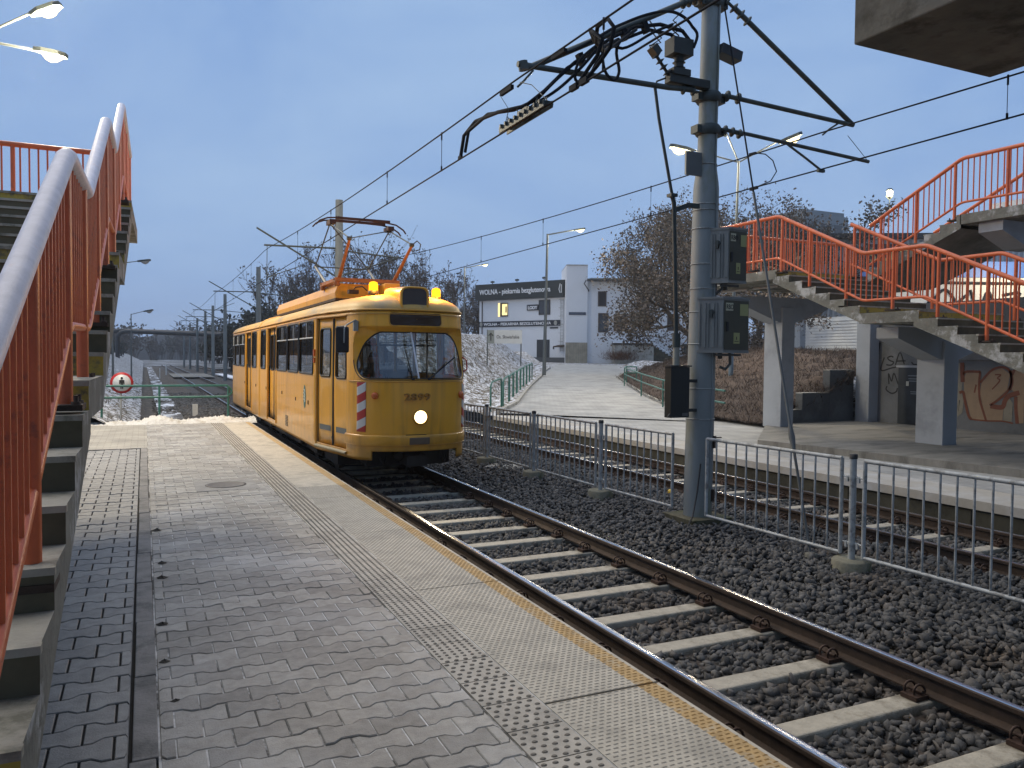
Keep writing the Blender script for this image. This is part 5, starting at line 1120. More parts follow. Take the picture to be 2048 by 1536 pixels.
# two meter boxes
MBOX = M('olive_meter_box', (.062, .058, .036), .55, var=.12, vs=4); MBS = M('grey_box_side', (.21, .21, .195), .6, var=.12, vs=5)
for i, (x0, x1, z0, z1, xs) in enumerate(((6.765, 7.075, 2.80, 3.46, 6.60), (6.70, 7.13, 1.905, 2.575, 6.50))):
    bx = thing('meter_box', ['olive meter box with RBO sticker, the upper of two on the foreground mast', 'olive meter box with RBO sticker, the lower of two on the foreground mast'][i], 'meter box', (6.9, 8.0, z0), 'meter boxes on the mast')
    yf, yb = 8.02, 8.30                                            # front face and back
    P_ = [(x0, yf), (x1, yf+.02), (x1, yb), (xs+.02, yb)]
    m = MB(); m.prism([(a, b, z0) for a, b in P_], (0, 0, z1-z0)); cx = sum(p[0] for p in P_)/4; cy = sum(p[1] for p in P_)/4
    m.prism([(cx+(a-cx)*1.06, cy+(b-cy)*1.08, z1) for a, b in P_], (0, 0, .03)); m.prism([(cx+(a-cx)*1.03, cy+(b-cy)*1.05, z0-.02) for a, b in P_], (0, 0, .03)); m.build('case', MBS, parent=bx, bevel=.006)
    m = MB(); m.prism([(x0+.01, yf-.008, z0+.02), (x1-.01, yf+.012, z0+.02), (x1-.01, yf+.02, z0+.02), (x0+.01, yf, z0+.02)], (0, 0, z1-z0-.04)); dr = m.build('front_door', MBOX, parent=bx)
    a = Vector((x0, yf, 0)); b = Vector((xs+.02, yb, 0)); dd = b-a; nn_ = Vector((-dd.y, dd.x, 0)).normalized(); nn_ = nn_ if nn_.x < 0 else -nn_
    m = MB()
    for k in range(6):
        c = a+dd*(.08+.168*k)+nn_*.006; m.obox(c+Vector((0, 0, (z0+z1)/2)), dd.normalized(), nn_, (0, 0, 1), .022 if k % 2 == 0 else .004, .008, (z1-z0)/2-.05)
    m.build('rib', M('rib_grey', (.19, .20, .19), .6, var=.1), parent=bx)
    c = a+dd*.45+nn_*.03+Vector((0, 0, z1-.17)); m = MB(); m.tube([c-nn_*.03, c+nn_*.01], .035, 10); m.obox(c+Vector((0, 0, -.02)), dd.normalized(), nn_, (0, 0, 1), .018, .02, .05); m.build('lock', STEELD, parent=bx)
    ST = M('cream_sticker', (.50, .47, .33), .7, var=.06); SY = M('yellow_sticker', (.36, .35, .15), .7, var=.08)
    m = MB(); q = lambda u, z: (x0+(x1-x0)*u, yf-.012+.02*u, z)
    m.poly([q(.06, z1-.15), q(.35, z1-.15), q(.35, z1-.05), q(.06, z1-.05)]); st = m.build('label', ST, parent=bx)
    m = MB(); m.poly([q(.62, z1-.21), q(.95, z1-.21), q(.95, z1-.06), q(.62, z1-.06)]); m.build('label', SY, parent=bx); m = MB(); m.poly([q(.38, z0+.10), q(.62, z0+.10), q(.62, z0+.24), q(.38, z0+.24)]); m.build('label', SY, parent=bx)
    text('RBO', .085, q(.08, z1-.13), (1, .05, 0), (0, 0, 1), BLACK, 'lettering', st, depth=.002, bold=.001, xs=.72)
    m = MB(); m.tube([q(.5, z0+.19), q(.5, z0+.15)], .006, 4); m.tube([q(.42, z0+.13), q(.58, z0+.13)], .004, 4); m.build('lettering', RUST, parent=st)
    m = MB(); m.obox(q(.12, (z0+z1)/2-.02), (1, 0, 0), (0, 1, 0), (0, 0, 1), .014, .015, .06); m.build('handle', BLACK, parent=dr)
    m = MB(); m.tube([(x0+.05, 8.2, z0-.02), (x0+.05, 8.2, z0-.08), (x0-.05, 8.25, z0-.18), (x0-.12, 8.28, z0-.1)] if i == 0 else [(x0+.22, 8.15, z0-.02), (x0+.23, 8.15, z0-.16), (x0+.17, 8.17, z0-.23), (x0+.10, 8.2, z0-.2)], .02, 8); m.tube([(x0+.10, 8.2, z0), (x0+.12, 8.22, z0-.09)], .03, 8); m.box(x0-.02, x1-.05, 8.12, 8.16, z0-.06, z0-.03); m.build('conduit', M('grey_conduit', (.085, .08, .07), .6, var=.2), parent=bx)
# guy rod down to the ballast
m = MB(); G = [(6.98, 8.3, 6.42), (7.25, 8.05, 5.05), (7.30, 7.6, 3.75), (7.05, 7.0, 2.05), (6.62, 6.4, .05), (6.5, 6.29, -.3)]
gtop, gbot = Vector((6.9, 8.35, 6.4)), Vector((6.5, 6.29, -.34))
def gp(t): return gtop+(gbot-gtop)*t
m.tube([gp(0), gp(.42)], .011, 5, mi=1); m.tube([gp(.38), gp(.99)], .016, 6); m.tube([gp(.79), gp(.81), gp(.83)], [.02, .035, .02], 8)
gy = thing('guy_rod', 'thin grey guy rod slanting from the mast head down to a stub in the gravel', 'guy rod', tuple(gbot)); m.build('rod', [M('dull_rod', (.13, .135, .13), .6, .1, var=.15), WIRE], parent=gy); m = MB(); m.lathe((gbot.x, gbot.y, -.45), [(.065, 0), (.065, .17), (.05, .18), (.02, .18)], 12); m.build('stub', M('stub_concrete', (.15, .145, .12), .9, var=.2), parent=gy)
# wires
def wire(name, label, pts, r, group): m = MB(); m.tube(pts, r, 6); tag(m.build(name, WIRE, loc=tuple(pts[0])), label, 'wire', group)
sup = [8.3, 28.6, 50.7, 72.7, 94, 115, 136]
def mess(y, near, mid, far):
    s = [-12.]+sup; k = max(i for i in range(len(s)) if s[i] <= y) if y >= s[0] else 0; a = s[k]; b = s[k+1] if k+1 < len(s) else s[k]+21
    t = (y-a)/(b-a); ha = near if k <= 1 else far; hb = near if k+1 <= 1 else far; return ha+(hb-ha)*t-4*mid*t*(1-t)
Ysw = list(np.linspace(-6, 136, 110))
for x, nm in ((3.885, 'yellow tram'), (8.6, 'second track')):
    wire('contact_wire', 'lower overhead contact wire running above the %s' % nm, [(x, yy, 4.47+.0*yy) for yy in Ysw], .0105, 'overhead wires')
    wire('messenger_wire', 'upper sagging carrier wire strung above the %s' % nm, [(x, yy, mess(yy, 4.98, .12, 5.5)) for yy in Ysw], .0105, 'overhead wires')
hang = [(3.885, yy) for yy in (2.5, 6.4, 10.8, 13.6, 18.2, 22.5, 33, 40)]+[(8.6, yy) for yy in (5.67, 2.5, 12.4, 16.8, 20.6, 25, 34, 42)]
h0 = None
for x, yy in hang:
    m = MB(); z1 = mess(yy, 4.98, .12, 5.5); m.tube([(x, yy, 4.47), (x, yy, z1)], .0045, 4); m.tube([(x, yy, 4.46), (x, yy, 4.53)], .014, 5); m.tube([(x, yy, z1-.09), (x, yy, z1+.02)], .012, 5)
    lab = 'thin dropper hanging between the two wires above the %s' % ('yellow tram track' if x < 5 else 'second track')
    if x > 5 and yy == 5.67: lab = 'dropper with two clips hanging below the bridge beam at the top right'
    tag(m.build('dropper', WIRE, loc=(x, yy, 4.47)), lab, 'dropper', 'wire droppers')
m = MB(); m.tube([(8.6, 9.62, 5.0), (8.6, 9.4, 4.93), (8.6, 9.24, 4.80), (8.6, 9.16, 4.62), (8.6, 9.28, 4.50), (8.6, 9.58, 4.47)], .009, 5); m.obox((8.6, 9.68, 5.0), (0, 1, .05), (1, 0, 0), (0, 0, 1), .07, .018, .018); m.obox((8.6, 9.64, 4.46), (0, 1, 0), (1, 0, 0), (0, 0, 1), .08, .018, .022); tag(m.build('jumper_cable', WIRE, loc=(8.6, 9.3, 4.5)), 'single curved jumper cable joining the two wires right of the mast', 'cable')
m = MB(); Yc = 8.25
m.tube([(6.28, Yc, 5.63), (6.3, Yc, 5.8), (6.16, Yc, 5.92), (5.82, Yc, 5.94), (5.45, Yc, 5.84), (5.13, Yc, 5.66), (4.89, Yc, 5.48), (4.62, Yc, 5.28), (4.36, Yc, 5.03), (4.1, 8.0, 4.8), (3.95, 8.2, 4.66), (3.92, 8.9, 4.78), (3.92, 9.62, 4.86), (3.9, 9.97, 4.76), (3.89, 10.06, 4.5)], .024, 6)
m.tube([(6.25, Yc+.03, 5.63), (6.22, Yc+.03, 5.76), (6.01, Yc+.03, 5.86), (5.67, Yc+.03, 5.86), (5.24, Yc, 5.64), (4.82, Yc, 5.4), (4.52, Yc, 5.2), (4.33, Yc, 5.0), (4.05, 8.1, 4.72), (3.95, 8.5, 4.70), (3.92, 9.2, 4.84), (3.9, 9.8, 4.78), (3.89, 9.9, 4.52)], .022, 6)
m.tube([(5.45, Yc-.03, 5.8), (5.0, 8.0, 5.45), (4.5, 7.4, 5.1), (4.1, 6.9, 4.95), (3.95, 6.62, 4.97), (3.95, 6.44, 4.98), (3.95, 6.32, 4.85), (3.95, 6.39, 4.69), (3.95, 6.61, 4.6), (3.89, 6.75, 4.49)], .021, 6)
m.tube([(5.2, Yc-.03, 5.64), (4.7, 7.8, 5.3), (4.2, 7.1, 5.05), (3.95, 6.76, 4.99), (3.95, 6.52, 4.82), (3.95, 6.61, 4.7), (3.95, 6.8, 4.62), (3.89, 6.9, 4.49)], .021, 6)
for yy in (6.75, 6.95): m.obox((3.885, yy, 4.485), (0, 1, 0), (1, 0, 0), (0, 0, 1), .07, .02, .028)
for p in ((5.6, Yc, 5.86), (5.3, Yc, 5.72), (4.7, Yc, 5.33)): m.obox(p, (1, 0, .5), (0, 1, 0), (-.5, 0, 1), .03, .04, .06)
m.obox((3.885, 10.06, 4.49), (0, 1, 0), (1, 0, 0), (0, 0, 1), .05, .016, .022); m.obox((3.9, 7.3, 4.93), (0, 1, .02), (1, 0, 0), (0, 0, 1), .14, .02, .02); m.obox((3.9, 8.6, 4.95), (0, 1, .02), (1, 0, 0), (0, 0, 1), .16, .02, .025)
for pts in ([(6.3, 5.72), (6.34, 5.9), (6.2, 6.02), (5.9, 6.05), (5.55, 5.96), (5.2, 5.8), (4.9, 5.6), (4.6, 5.4), (4.4, 5.3)], [(5.9, 5.9), (5.6, 5.74), (5.3, 5.55), (5.05, 5.5), (4.85, 5.3), (4.7, 5.05), (4.55, 5.02), (4.6, 5.25), (4.9, 5.52)], [(5.35, 5.78), (5.15, 5.5), (5.2, 5.25), (5.1, 5.12), (4.95, 5.2), (4.9, 5.45)], [(4.9, 5.5), (4.6, 5.15), (4.35, 4.9), (4.1, 4.72), (3.95, 4.6)]): m.tube([tuple(q) if len(q) > 2 else (q[0], Yc-.04-.12*abs(math.sin(q[0]*3)), q[1]) for q in _cm(pts, 5)], .019, 6)
tag(m.build('feeder_cable', WIRE, loc=(5, Yc, 5)), 'bundle of thick black feeder cables looping along the left bracket of the near mast', 'cable')
m = MB()
for dx in (-.05, .05): m.box(3.885+dx-.008, 3.885+dx+.008, 7.5, 8.65, 4.45, 4.52)
for k in range(9): yy = 7.56+k*.125; m.box(3.80, 3.97, yy-.016, yy+.016, 4.49, 4.53); m.tube([(3.885, yy, 4.51), (3.885+.03*(-1)**k, yy+.03, 4.58+.02*(k % 3))], .007, 4)
m.box(3.85, 3.92, 7.95, 8.2, 4.53, 4.58); m.tube([(3.885, 7.52, 4.52), (3.885, 7.9, 4.8), (3.885, 8.2, 4.92)], .005, 4); m.tube([(3.885, 8.62, 4.52), (3.885, 8.5, 4.7), (3.885, 8.75, 4.93)], .005, 4)
tag(m.build('section_insulator', STEELD, loc=(3.885, 8, 4.47)), 'ladder like section insulator clamped on the contact wire left of the mast', 'insulator')
# the masts that follow between the tracks
def far_mast(y, h, label, box=False):
    t = thing('overhead_line_mast', label, 'mast', (6.4, y, -.45), 'overhead line masts between the tracks')
    m = MB(); m.tube([(6.4, y, -.45), (6.4, y, 4.0), (6.4, y, h)], [.17, .155, .13], 14); m.build('shaft', M('pale_mast', (.17, .185, .18), .7, .05, var=.12, vs=2), parent=t)
    m = MB(); m.tube([(6.3, y, 5.67), (3.8, y, 5.62)], .035, 6); m.tube([(6.3, y, 4.65), (3.55, y, 6.2)], .033, 6); m.tube([(6.5, y, 5.6), (8.8, y, 5.45)], .03, 6); m.tube([(6.5, y, 4.7), (8.7, y, 5.5)], .03, 6); m.tube([(3.9, y, 5.6), (3.89, y, 4.5)], .012, 4); m.tube([(5.0, y, 4.95), (3.9, y, 4.5)], .014, 4)
    insulator(m, (6.25, y, 5.67), (5.85, y, 5.66), .06, 3); insulator(m, (6.55, y, 5.6), (6.95, y, 5.57), .06, 3); m.build('bracket', ARM, parent=t)
    if box: m = MB(); m.box(6.1, 6.35, y-.3, y-.1, 1.3, 2.3); m.build('switch_box', M('pale_box', (.35, .35, .33), .6), parent=t)
    return t
far_mast(28.6, 7.4, 'tall pale overhead line mast standing right behind the tram pantograph')
for y_, h_, l_ in ((50.7, 7.2, 'pale overhead line mast with bracket left of the tram, second beyond the tram'), (72.7, 7.05, 'pale overhead line mast left of the tram roof, third beyond the tram'), (86, 6.8, 'distant overhead line mast by the crossing, fourth beyond the tram'), (97, 6.8, 'distant overhead line mast, fifth beyond the tram'), (112, 6.6, 'distant overhead line mast, sixth beyond the tram'), (130, 6.6, 'distant overhead line mast, seventh beyond the tram'), (150, 6.6, 'most distant overhead line mast at the end of the row')): far_mast(y_, h_, l_, box=(y_ == 50.7))

# ================================================================== STREET LAMPS
LAMPG = EM('lamp_glow', (1, .82, .42), 2.6); POLE = M('lamp_pole_grey', (.11, .125, .125), .5, .3, var=.15)
def lamp_head(t, p, d, lit=True, energy=600, sc=1.):
    """luminaire at p pointing along d"""
    p = Vector(p); d = Vector(d).normalized(); sd_ = d.cross(Vector((0, 0, 1))).normalized(); up = sd_.cross(d)
    m = MB(); m.prism([p+sd_*a*sc+d*b*sc+up*.05 for a, b in ((-.05, -.1), (.05, -.1), (.15, .12), (.15, .5), (.08, .62), (-.08, .62), (-.15, .5), (-.15, .12))], -up*.09*sc); h = m.build('lamp_head', STEELD, parent=t, bevel=.01)
    m = MB(); q = p+d*.32*sc-up*.045*sc; rows = [[q+sd_*(.14*math.cos(a)*r)*sc+d*(.25*math.sin(a)*r)*sc-up*(.17*(1-r*r))*sc for a in np.linspace(0, 2*math.pi, 15)] for r in (.02, .5, .8, 1.)]; m.grid(rows)
    m.build('lamp_lens', LAMPG if lit else M('unlit_lens', (.3, .3, .3), .3), parent=h)
    if lit: light('lamp_light', 'POINT', q-up*.25*sc, energy, (1, .84, .58), t, .35)
def lamp_post(label, base_, top, arms, lit=True, energy=600, r=.06, sc=1., group=None):
    t = thing('street_lamp', label, 'street lamp', base_, group); b = Vector(base_); tp_ = Vector(top); m = MB(); m.tube([b, b+(tp_-b)*.5, tp_], [r*1.4, r, r*.7], 10); m.build('pole', POLE, parent=t)
    for a in arms:
        a = Vector(a); d = Vector((a.x-tp_.x, a.y-tp_.y, 0)).normalized(); st = tp_+Vector((0, 0, -.05)); e = a-d*.1*sc; m = MB(); m.tube([st, st+(e-st)*.55, e], r*.5, 8); m.build('arm', POLE, parent=t); lamp_head(t, a, (d.x, d.y, (a.z-tp_.z)/max(.3, (a-tp_).length)), lit, energy, sc)
    return t
GL = 'street lamps around the tram stop'
lamp_post('double armed street lamp whose two lit heads reach in at the top left', (-3.45, 21.6, 0), (-3.45, 21.6, 8.95), [(-2.2, 21.1, 9.5), (-2.15, 21.2, 8.72)], energy=1500, group=GL)
# shorten so the heads show
lamp_post('slim street lamp with three lit heads rising behind the foreground mast', (20.2, 23.7, 1.2), (20.55, 23.9, 9.35), [(18.9, 24.7, 9.75), (20.3, 24.5, 10.5), (22.0, 23.2, 10.1)], energy=900, group=GL, sc=1.3)
lamp_post('lit street lamp standing on the left edge of the path in front of the bakery', (22.9, 44.4, .7), (23.19, 44.68, 9.63), [(24.8, 43.95, 9.9)], energy=650, group=GL, r=.09)
lamp_post('lit street lamp farther back, between the tram and the bakery', (27.55, 70.1, 1.1), (27.62, 70.23, 10.29), [(29.1, 69.5, 10.55)], energy=700, group=GL, r=.08)
lamp_post('lit street lamp peeping over the upper stair railing at the right', (52.0, 43.5, 2), (51.9, 43.2, 13.7), [(51.3, 42.7, 14.2)], energy=700, group=GL, sc=1.6)
lamp_post('unlit slim street lamp beside the pipe bridge in the distance at left', (-.86, 66.7, 0), (-.86, 66.7, 4.85), [(.1, 66.3, 5.05)], lit=False, group=GL, r=.05)
lamp_post('unlit street lamp half hidden by the left staircase', (-1.6, 50.4, 0), (-1.6, 50.4, 6.9), [(-.2, 49.9, 7.08)], lit=False, group=GL, r=.05)

# ================================================================== SIGNS, RAILS, PIPE BRIDGE
t = thing('no_entry_sign', 'round red rimmed no pedestrians sign on a thin post behind the green railing', 'sign', (-.62, 25.0, -.4))
m = MB(); m.tube([(-.6, 25.03, -.4), (-.6, 25.03, 1.25)], .03, 8); m.build('post', GALV, parent=t)
m = MB(); m.lathe((-.57, 25.0, .98), [(.30, -.0), (.30, .012), (.005, .012)], 36, axis='Y'); fc = m.build('face', M('sign_red', (.42, .02, .02), .4, var=.05), parent=t)
m = MB(); m.lathe((-.57, 24.987, .98), [(.235, 0), (.235, .004), (.005, .004)], 36, axis='Y'); m.build('field', M('sign_white', (.60, .62, .62), .4, var=.05), parent=fc)
m = MB(); ox, oz, yy = -.57, .98, 24.981
def sil(pts): m.prism([(ox+a, yy, oz+b) for a, b in pts], (0, -.003, 0))
sil([(math.cos(a)*.032, .135+math.sin(a)*.036) for a in np.linspace(0, 2*math.pi, 13)[:-1]]); sil([(-.04, .09), (-.068, .07), (-.068, -.04), (-.045, -.04), (-.04, .03), (-.035, -.17), (-.008, -.17), (0, -.06), (.008, -.17), (.035, -.17), (.04, .03), (.045, -.04), (.068, -.04), (.068, .07), (.04, .09)]); m.build('walker_symbol', BLACK, parent=fc)
t = thing('green_railing', 'green two bar railing across the end of the near platform', 'railing', (0, 23.4, 0)); m = MB()
e1, e2 = Vector((-2.6, 23.5, 0)), Vector((2.2, 23.3, 0)); m.tube([e1+Vector((0, 0, .95)), e2+Vector((-.1, 0, .95)), e2+Vector((0, 0, .85)), e2+Vector((.03, 0, .75)), e2+Vector((-.1, 0, .64)), e1+Vector((0, 0, .64))], .03, 8); m.build('bars', GREENP, parent=t)
for k in (.03, .33, .62, .985): q = e1+(e2-e1)*k; m = MB(); m.tube([q+Vector((0, 0, -.2)), q+Vector((0, 0, .93))], .03, 8); m.build('post', GREENP, parent=t)
m = MB(); m.box(1.55, 1.72, 30.0, 30.12, -.4, .05); tag(m.build('track_marker', M('white_marker', (.55, .55, .53), .6), loc=(1.6, 30, -.4)), 'small white marker stone beside the rail beyond the platform', 'marker')
m = MB(); m.box(2.0, 2.12, 88, 88.3, -.3, .8); m.box(1.2, 1.26, 74, 74.1, -.3, .6); tag(m.build('track_marker', M('white_marker', (.55, .55, .53), .6), loc=(2, 88, -.3)), 'distant white marker post by the track crossing', 'marker')
m = MB(); m.tube([(-3.3, 122.8, .5), (-3.3, 122.8, 4.2), (-2.9, 122.7, 4.75), (-2.2, 122.6, 4.95), (10, 117, 4.55), (16, 115, 4.4), (24, 112, 4.3)], .30, 10); m.tube([(-4.3, 124, .5), (-4.3, 124, 4.3), (-3.9, 123.6, 4.9), (-3, 123.4, 5.1), (24, 113, 4.45)], .26, 10); tag(m.build('pipe_bridge', M('dark_lagged_pipe', (.035, .038, .042), .6, var=.2), loc=(-3, 122, .5)), 'dark heating pipes bent up and over the tracks in the far distance', 'pipe bridge')
t = thing('direction_sign', 'white direction board reading Os. Słowiańskie with an upward arrow, on two thin posts', 'sign', (16.5, 36.5, 1.6))
A, B = Vector((15.77, 36.86, 0)), Vector((17.35, 36.1, 0)); u = (B-A).normalized(); nrm = Vector((u.y, -u.x, 0))
m = MB()
for p in (A, B-u*.05): m.tube([p+Vector((0, 0, 1.4)), p+Vector((0, 0, 3.2))], .03, 6)
m.build('post', STEELD, parent=t); m = MB(); m.prism([A+u*.36+nrm*.04+Vector((0, 0, 2.5)), B+nrm*.04+Vector((0, 0, 2.5)), B+nrm*.04+Vector((0, 0, 3.18)), A+u*.36+nrm*.04+Vector((0, 0, 3.18))], nrm*.03); m.build('board', M('sign_board_white', (.46, .48, .48), .5, var=.05), parent=t)
m = MB(); m.prism([A+nrm*.04+Vector((0, 0, 2.5)), A+u*.35+nrm*.04+Vector((0, 0, 2.5)), A+u*.35+nrm*.04+Vector((0, 0, 3.18)), A+nrm*.04+Vector((0, 0, 3.18))], nrm*.03); ab = m.build('arrow_panel', M('sign_board_grey', (.22, .24, .22), .5, var=.05), parent=t)
m = MB(); c = A+u*.18+nrm*.075+Vector((0, 0, 2.84)); m.tube([c+Vector((0, 0, -.2)), c+Vector((0, 0, .17))], .022, 5); m.tube([c-u*.11+Vector((0, 0, .05)), c+Vector((0, 0, .2)), c+u*.11+Vector((0, 0, .05))], .022, 5); m.build('arrow', BLACK, parent=ab)
text('Os. Słowiańskie', .235, A+u*.46+nrm*.072+Vector((0, 0, 2.76)), u, (0, 0, 1), BLACK, 'lettering', t, depth=.004, bold=.002, xs=.76)
# low green hoops along the path and a green rail on its right
def along(s):
    for (a, b), (c, d) in zip(lft, lft[1:]):
        L = math.hypot(c-a, d-b)
        if s <= L: n = Vector((-(d-b)/L, (c-a)/L, 0)); return Vector((a+(c-a)*s/L, b+(d-b)*s/L, 0))+n*.42
        s -= L
    return Vector((*lft[-1], 0))
for k in range(9):
    a = along(.5+2.35*k); b = along(.5+2.35*k+2.0); za, zb = base(a.x, a.y)+.1, base(b.x, b.y)+.1
    m = MB(); m.tube([a+Vector((0, 0, za-.1)), a+Vector((0, 0, za+.72)), a*.9+b*.1+Vector((0, 0, za+.84)), b*.9+a*.1+Vector((0, 0, zb+.88)), b+Vector((0, 0, zb+.76)), b+Vector((0, 0, zb-.1))], .032, 7)
    tag(m.build('hoop_barrier', GREENP, loc=tuple(a)), 'dark green tubular hoop barrier in a row along the snowy left edge of the path', 'barrier', 'green hoops along the path')
t = thing('green_railing', 'green two bar railing curving along the brown bank right of the path', 'railing', (14.5, 17, 0)); pr = [(14.3, 17.0), (15.0, 19.2), (16.3, 22.6), (18.6, 27.3), (22.0, 33.8), (22.9, 35.0), (23.4, 34.8)]
m = MB()
for hz in (.95, .62): m.tube([(a, b, base(a, b)+hz+(0 if i < 5 else -.0)) for i, (a, b) in enumerate(pr)], .028, 7)
m.build('bars', GREENP, parent=t)
for a, b in pr[1:]: m = MB(); m.tube([(a, b, base(a, b)), (a, b, base(a, b)+.95)], .028, 6); m.build('post', GREENP, parent=t)
m = MB(); m.tube([(20.2, 23.7, 1.0), (20.2, 23.7, 2.5)], .09, 8); tag(m.build('lamp_sleeve', M('blue_grey_sleeve', (.12, .17, .2), .5), loc=(20.2, 23.7, 1)), 'blue grey sleeve round the foot of the three headed lamp', 'sleeve')
# ================================================================== BUILDINGS
WHITE = M('white_render', (.64, .655, .68), .85, var=.05, vs=.5, stain=(.56, .57, .585), stain_s=.5, stain_lo=.5, stain_hi=.8)
CHAR = M('charcoal_sign_board', (.018, .023, .022), .5, var=.1); NAVY = M('navy_sign_board', (.014, .018, .028), .5, var=.1); LETT = M('white_lettering', (.78, .78, .78), .5, var=.02); FRAME = M('dark_window_frame', (.03, .03, .032), .5)
FA = Vector((35.45, 85.86, 0)); FU = Vector((.466, -.885, 0)).normalized(); FN = Vector((FU.y, -FU.x, 0))       # facade of the bakery; FN points at the viewer
def fp(a, z, o=0.): q = FA+FU*a+FN*o; return Vector((q.x, q.y, z))
def slab(m, a0, a1, z0, z1, o0, o1, mi=0): m.prism([fp(a0, z0, o0), fp(a1, z0, o0), fp(a1, z1, o0), fp(a0, z1, o0)], FN*(o1-o0), mi)
t = thing('bakery_building', 'two storey white bakery with a charcoal fascia and two rows of white lettering', 'building', tuple(fp(6, 1.4)))
m = MB(); slab(m, .29, 12.4, .8, 10.0, 0, -10); m.build('wall', WHITE, parent=t)
m = MB(); slab(m, 0, 12.3, 8.35, 10.2, .03, .45); slab(m, 12.1, 12.3, 8.35, 10.2, .02, -8); slab(m, 0, .2, 8.35, 10.15, .02, -8); fa = m.build('fascia', CHAR, parent=t)
text('WOLNA - piekarnia bezglutenowa', .80, fp(.66, 9.02, .46), FU, (0, 0, 1), LETT, 'lettering', fa, depth=.03, bold=.010, xs=.88)
m = MB(); m.tube([fp(11.9, 9.8, .47), fp(11.75, 9.2, .47), fp(11.9, 8.8, .47)], .05, 5); m.tube([fp(12.05, 9.7, .47), fp(12.05, 8.8, .47)], .05, 5); m.build('emblem', LETT, parent=fa)
m = MB(); slab(m, .31, 11.67, 5.3, 5.92, .01, .1); bd = m.build('sign_band', NAVY, parent=t)
text('WOLNA - PIEKARNIA BEZGLUTENOWA', .44, fp(1.05, 5.45, .105), FU, (0, 0, 1), LETT, 'lettering', bd, depth=.02, bold=.006, xs=1.2)
m = MB()
for a in (.65, 11.1): m.poly([fp(a+.22*math.cos(k), 5.61+.26*math.sin(k), .112) for k in np.linspace(0, 2*math.pi, 17)[:-1]])
m.build('emblem', M('emblem_grey', (.3, .3, .27), .6), parent=bd)
m = MB(); slab(m, 7.23, 8.78, 7.05, 7.68, .01, .12); bl = m.build('sign_board', NAVY, parent=t); text('LODY', .50, fp(7.38, 7.18, .125), FU, (0, 0, 1), LETT, 'lettering', bl, depth=.02, bold=.02, xs=.95)
WARMW = EM('lit_room', (1, .78, .36), 1.1)
m = MB(); slab(m, 3.07, 3.42, 6.46, 8.02, .005, .03, 1); slab(m, 3.42, 4.5, 6.46, 8.02, .005, .09, 0); w = m.build('window', [FRAME, WARMW], parent=t); m = MB(); slab(m, 3.72, 4.46, 6.62, 7.88, .091, .10); m.build('lit_pane', WARMW, parent=w)
m = MB(); slab(m, 4.2, 4.4, 6.9, 7.6, .101, .105); m.build('picture', M('room_picture', (.3, .25, .12), .7), parent=w)
m = MB(); slab(m, 8.82, 10.33, 6.52, 8.16, .005, .08); w = m.build('window', FRAME, parent=t); m = MB(); slab(m, 8.95, 9.52, 6.65, 8.03, .081, .085); slab(m, 9.62, 10.2, 6.65, 8.03, .081, .085); m.build('pane', DARKGLASS, parent=w)
m = MB(); slab(m, 10.33, 11.39, 5.0, 5.17, .01, .06); m.build('sign_board', NAVY, parent=t)
m = MB(); slab(m, 8.6, 10.28, 1.7, 3.8, .01, .06); d = m.build('door', M('anthracite_door', (.022, .026, .03), .45, var=.15), parent=t); m = MB(); slab(m, 9.42, 9.46, 1.7, 3.75, .062, .066); m.build('door_gap', BLACK, parent=d)
m = MB(); slab(m, 10.75, 10.9, 2.75, 3.0, .01, .06); m.build('meter_cover', CHAR, parent=t); m = MB(); slab(m, 8.0, 12.6, 1.2, 1.85, .01, .5); m.build('plinth', M('dark_plinth', (.07, .075, .08), .8), parent=t)
m = MB(); m.tube([fp(.75, 8.3, .06), fp(.75, 2.5, .06)], .06, 6); m.build('downpipe', FRAME, parent=t)
m = MB()
for a, z in ((2.5, 10.2), (6.0, 10.25), (9.7, 10.3)): m.tube([fp(a, z, .3), fp(a, z+.25, .5), fp(a+.35, z+.28, .8)], .05, 5); m.obox(fp(a+.2, z+.2, .6), FU, FN, (0, 0, 1), .2, .12, .09)
m.build('sign_lamp', STEELD, parent=fa)
m = MB()
for a in (12.02, 12.38): m.tube([fp(a-.25, 8.2, .12), fp(a-.25, 2.5, .12)], .025, 5)
for z in np.arange(2.6, 8.2, .32): m.tube([fp(11.77, z, .12), fp(12.13, z, .12)], .018, 4)
for z in np.arange(3.6, 8.2, .9): m.tube([fp(11.77, z, .12), fp(11.8, z, .6), fp(12.1, z, .6), fp(12.13, z, .12)], .018, 4)
m.build('ladder', GALV, parent=t)
m = MB(); m.prism([fp(11.5, 3.1, .02), fp(12.5, 3.1, .02), fp(12.5, 2.95, 1.1), fp(11.5, 2.95, 1.1)], (0, 0, .12)); m.build('canopy', RUST, parent=t)
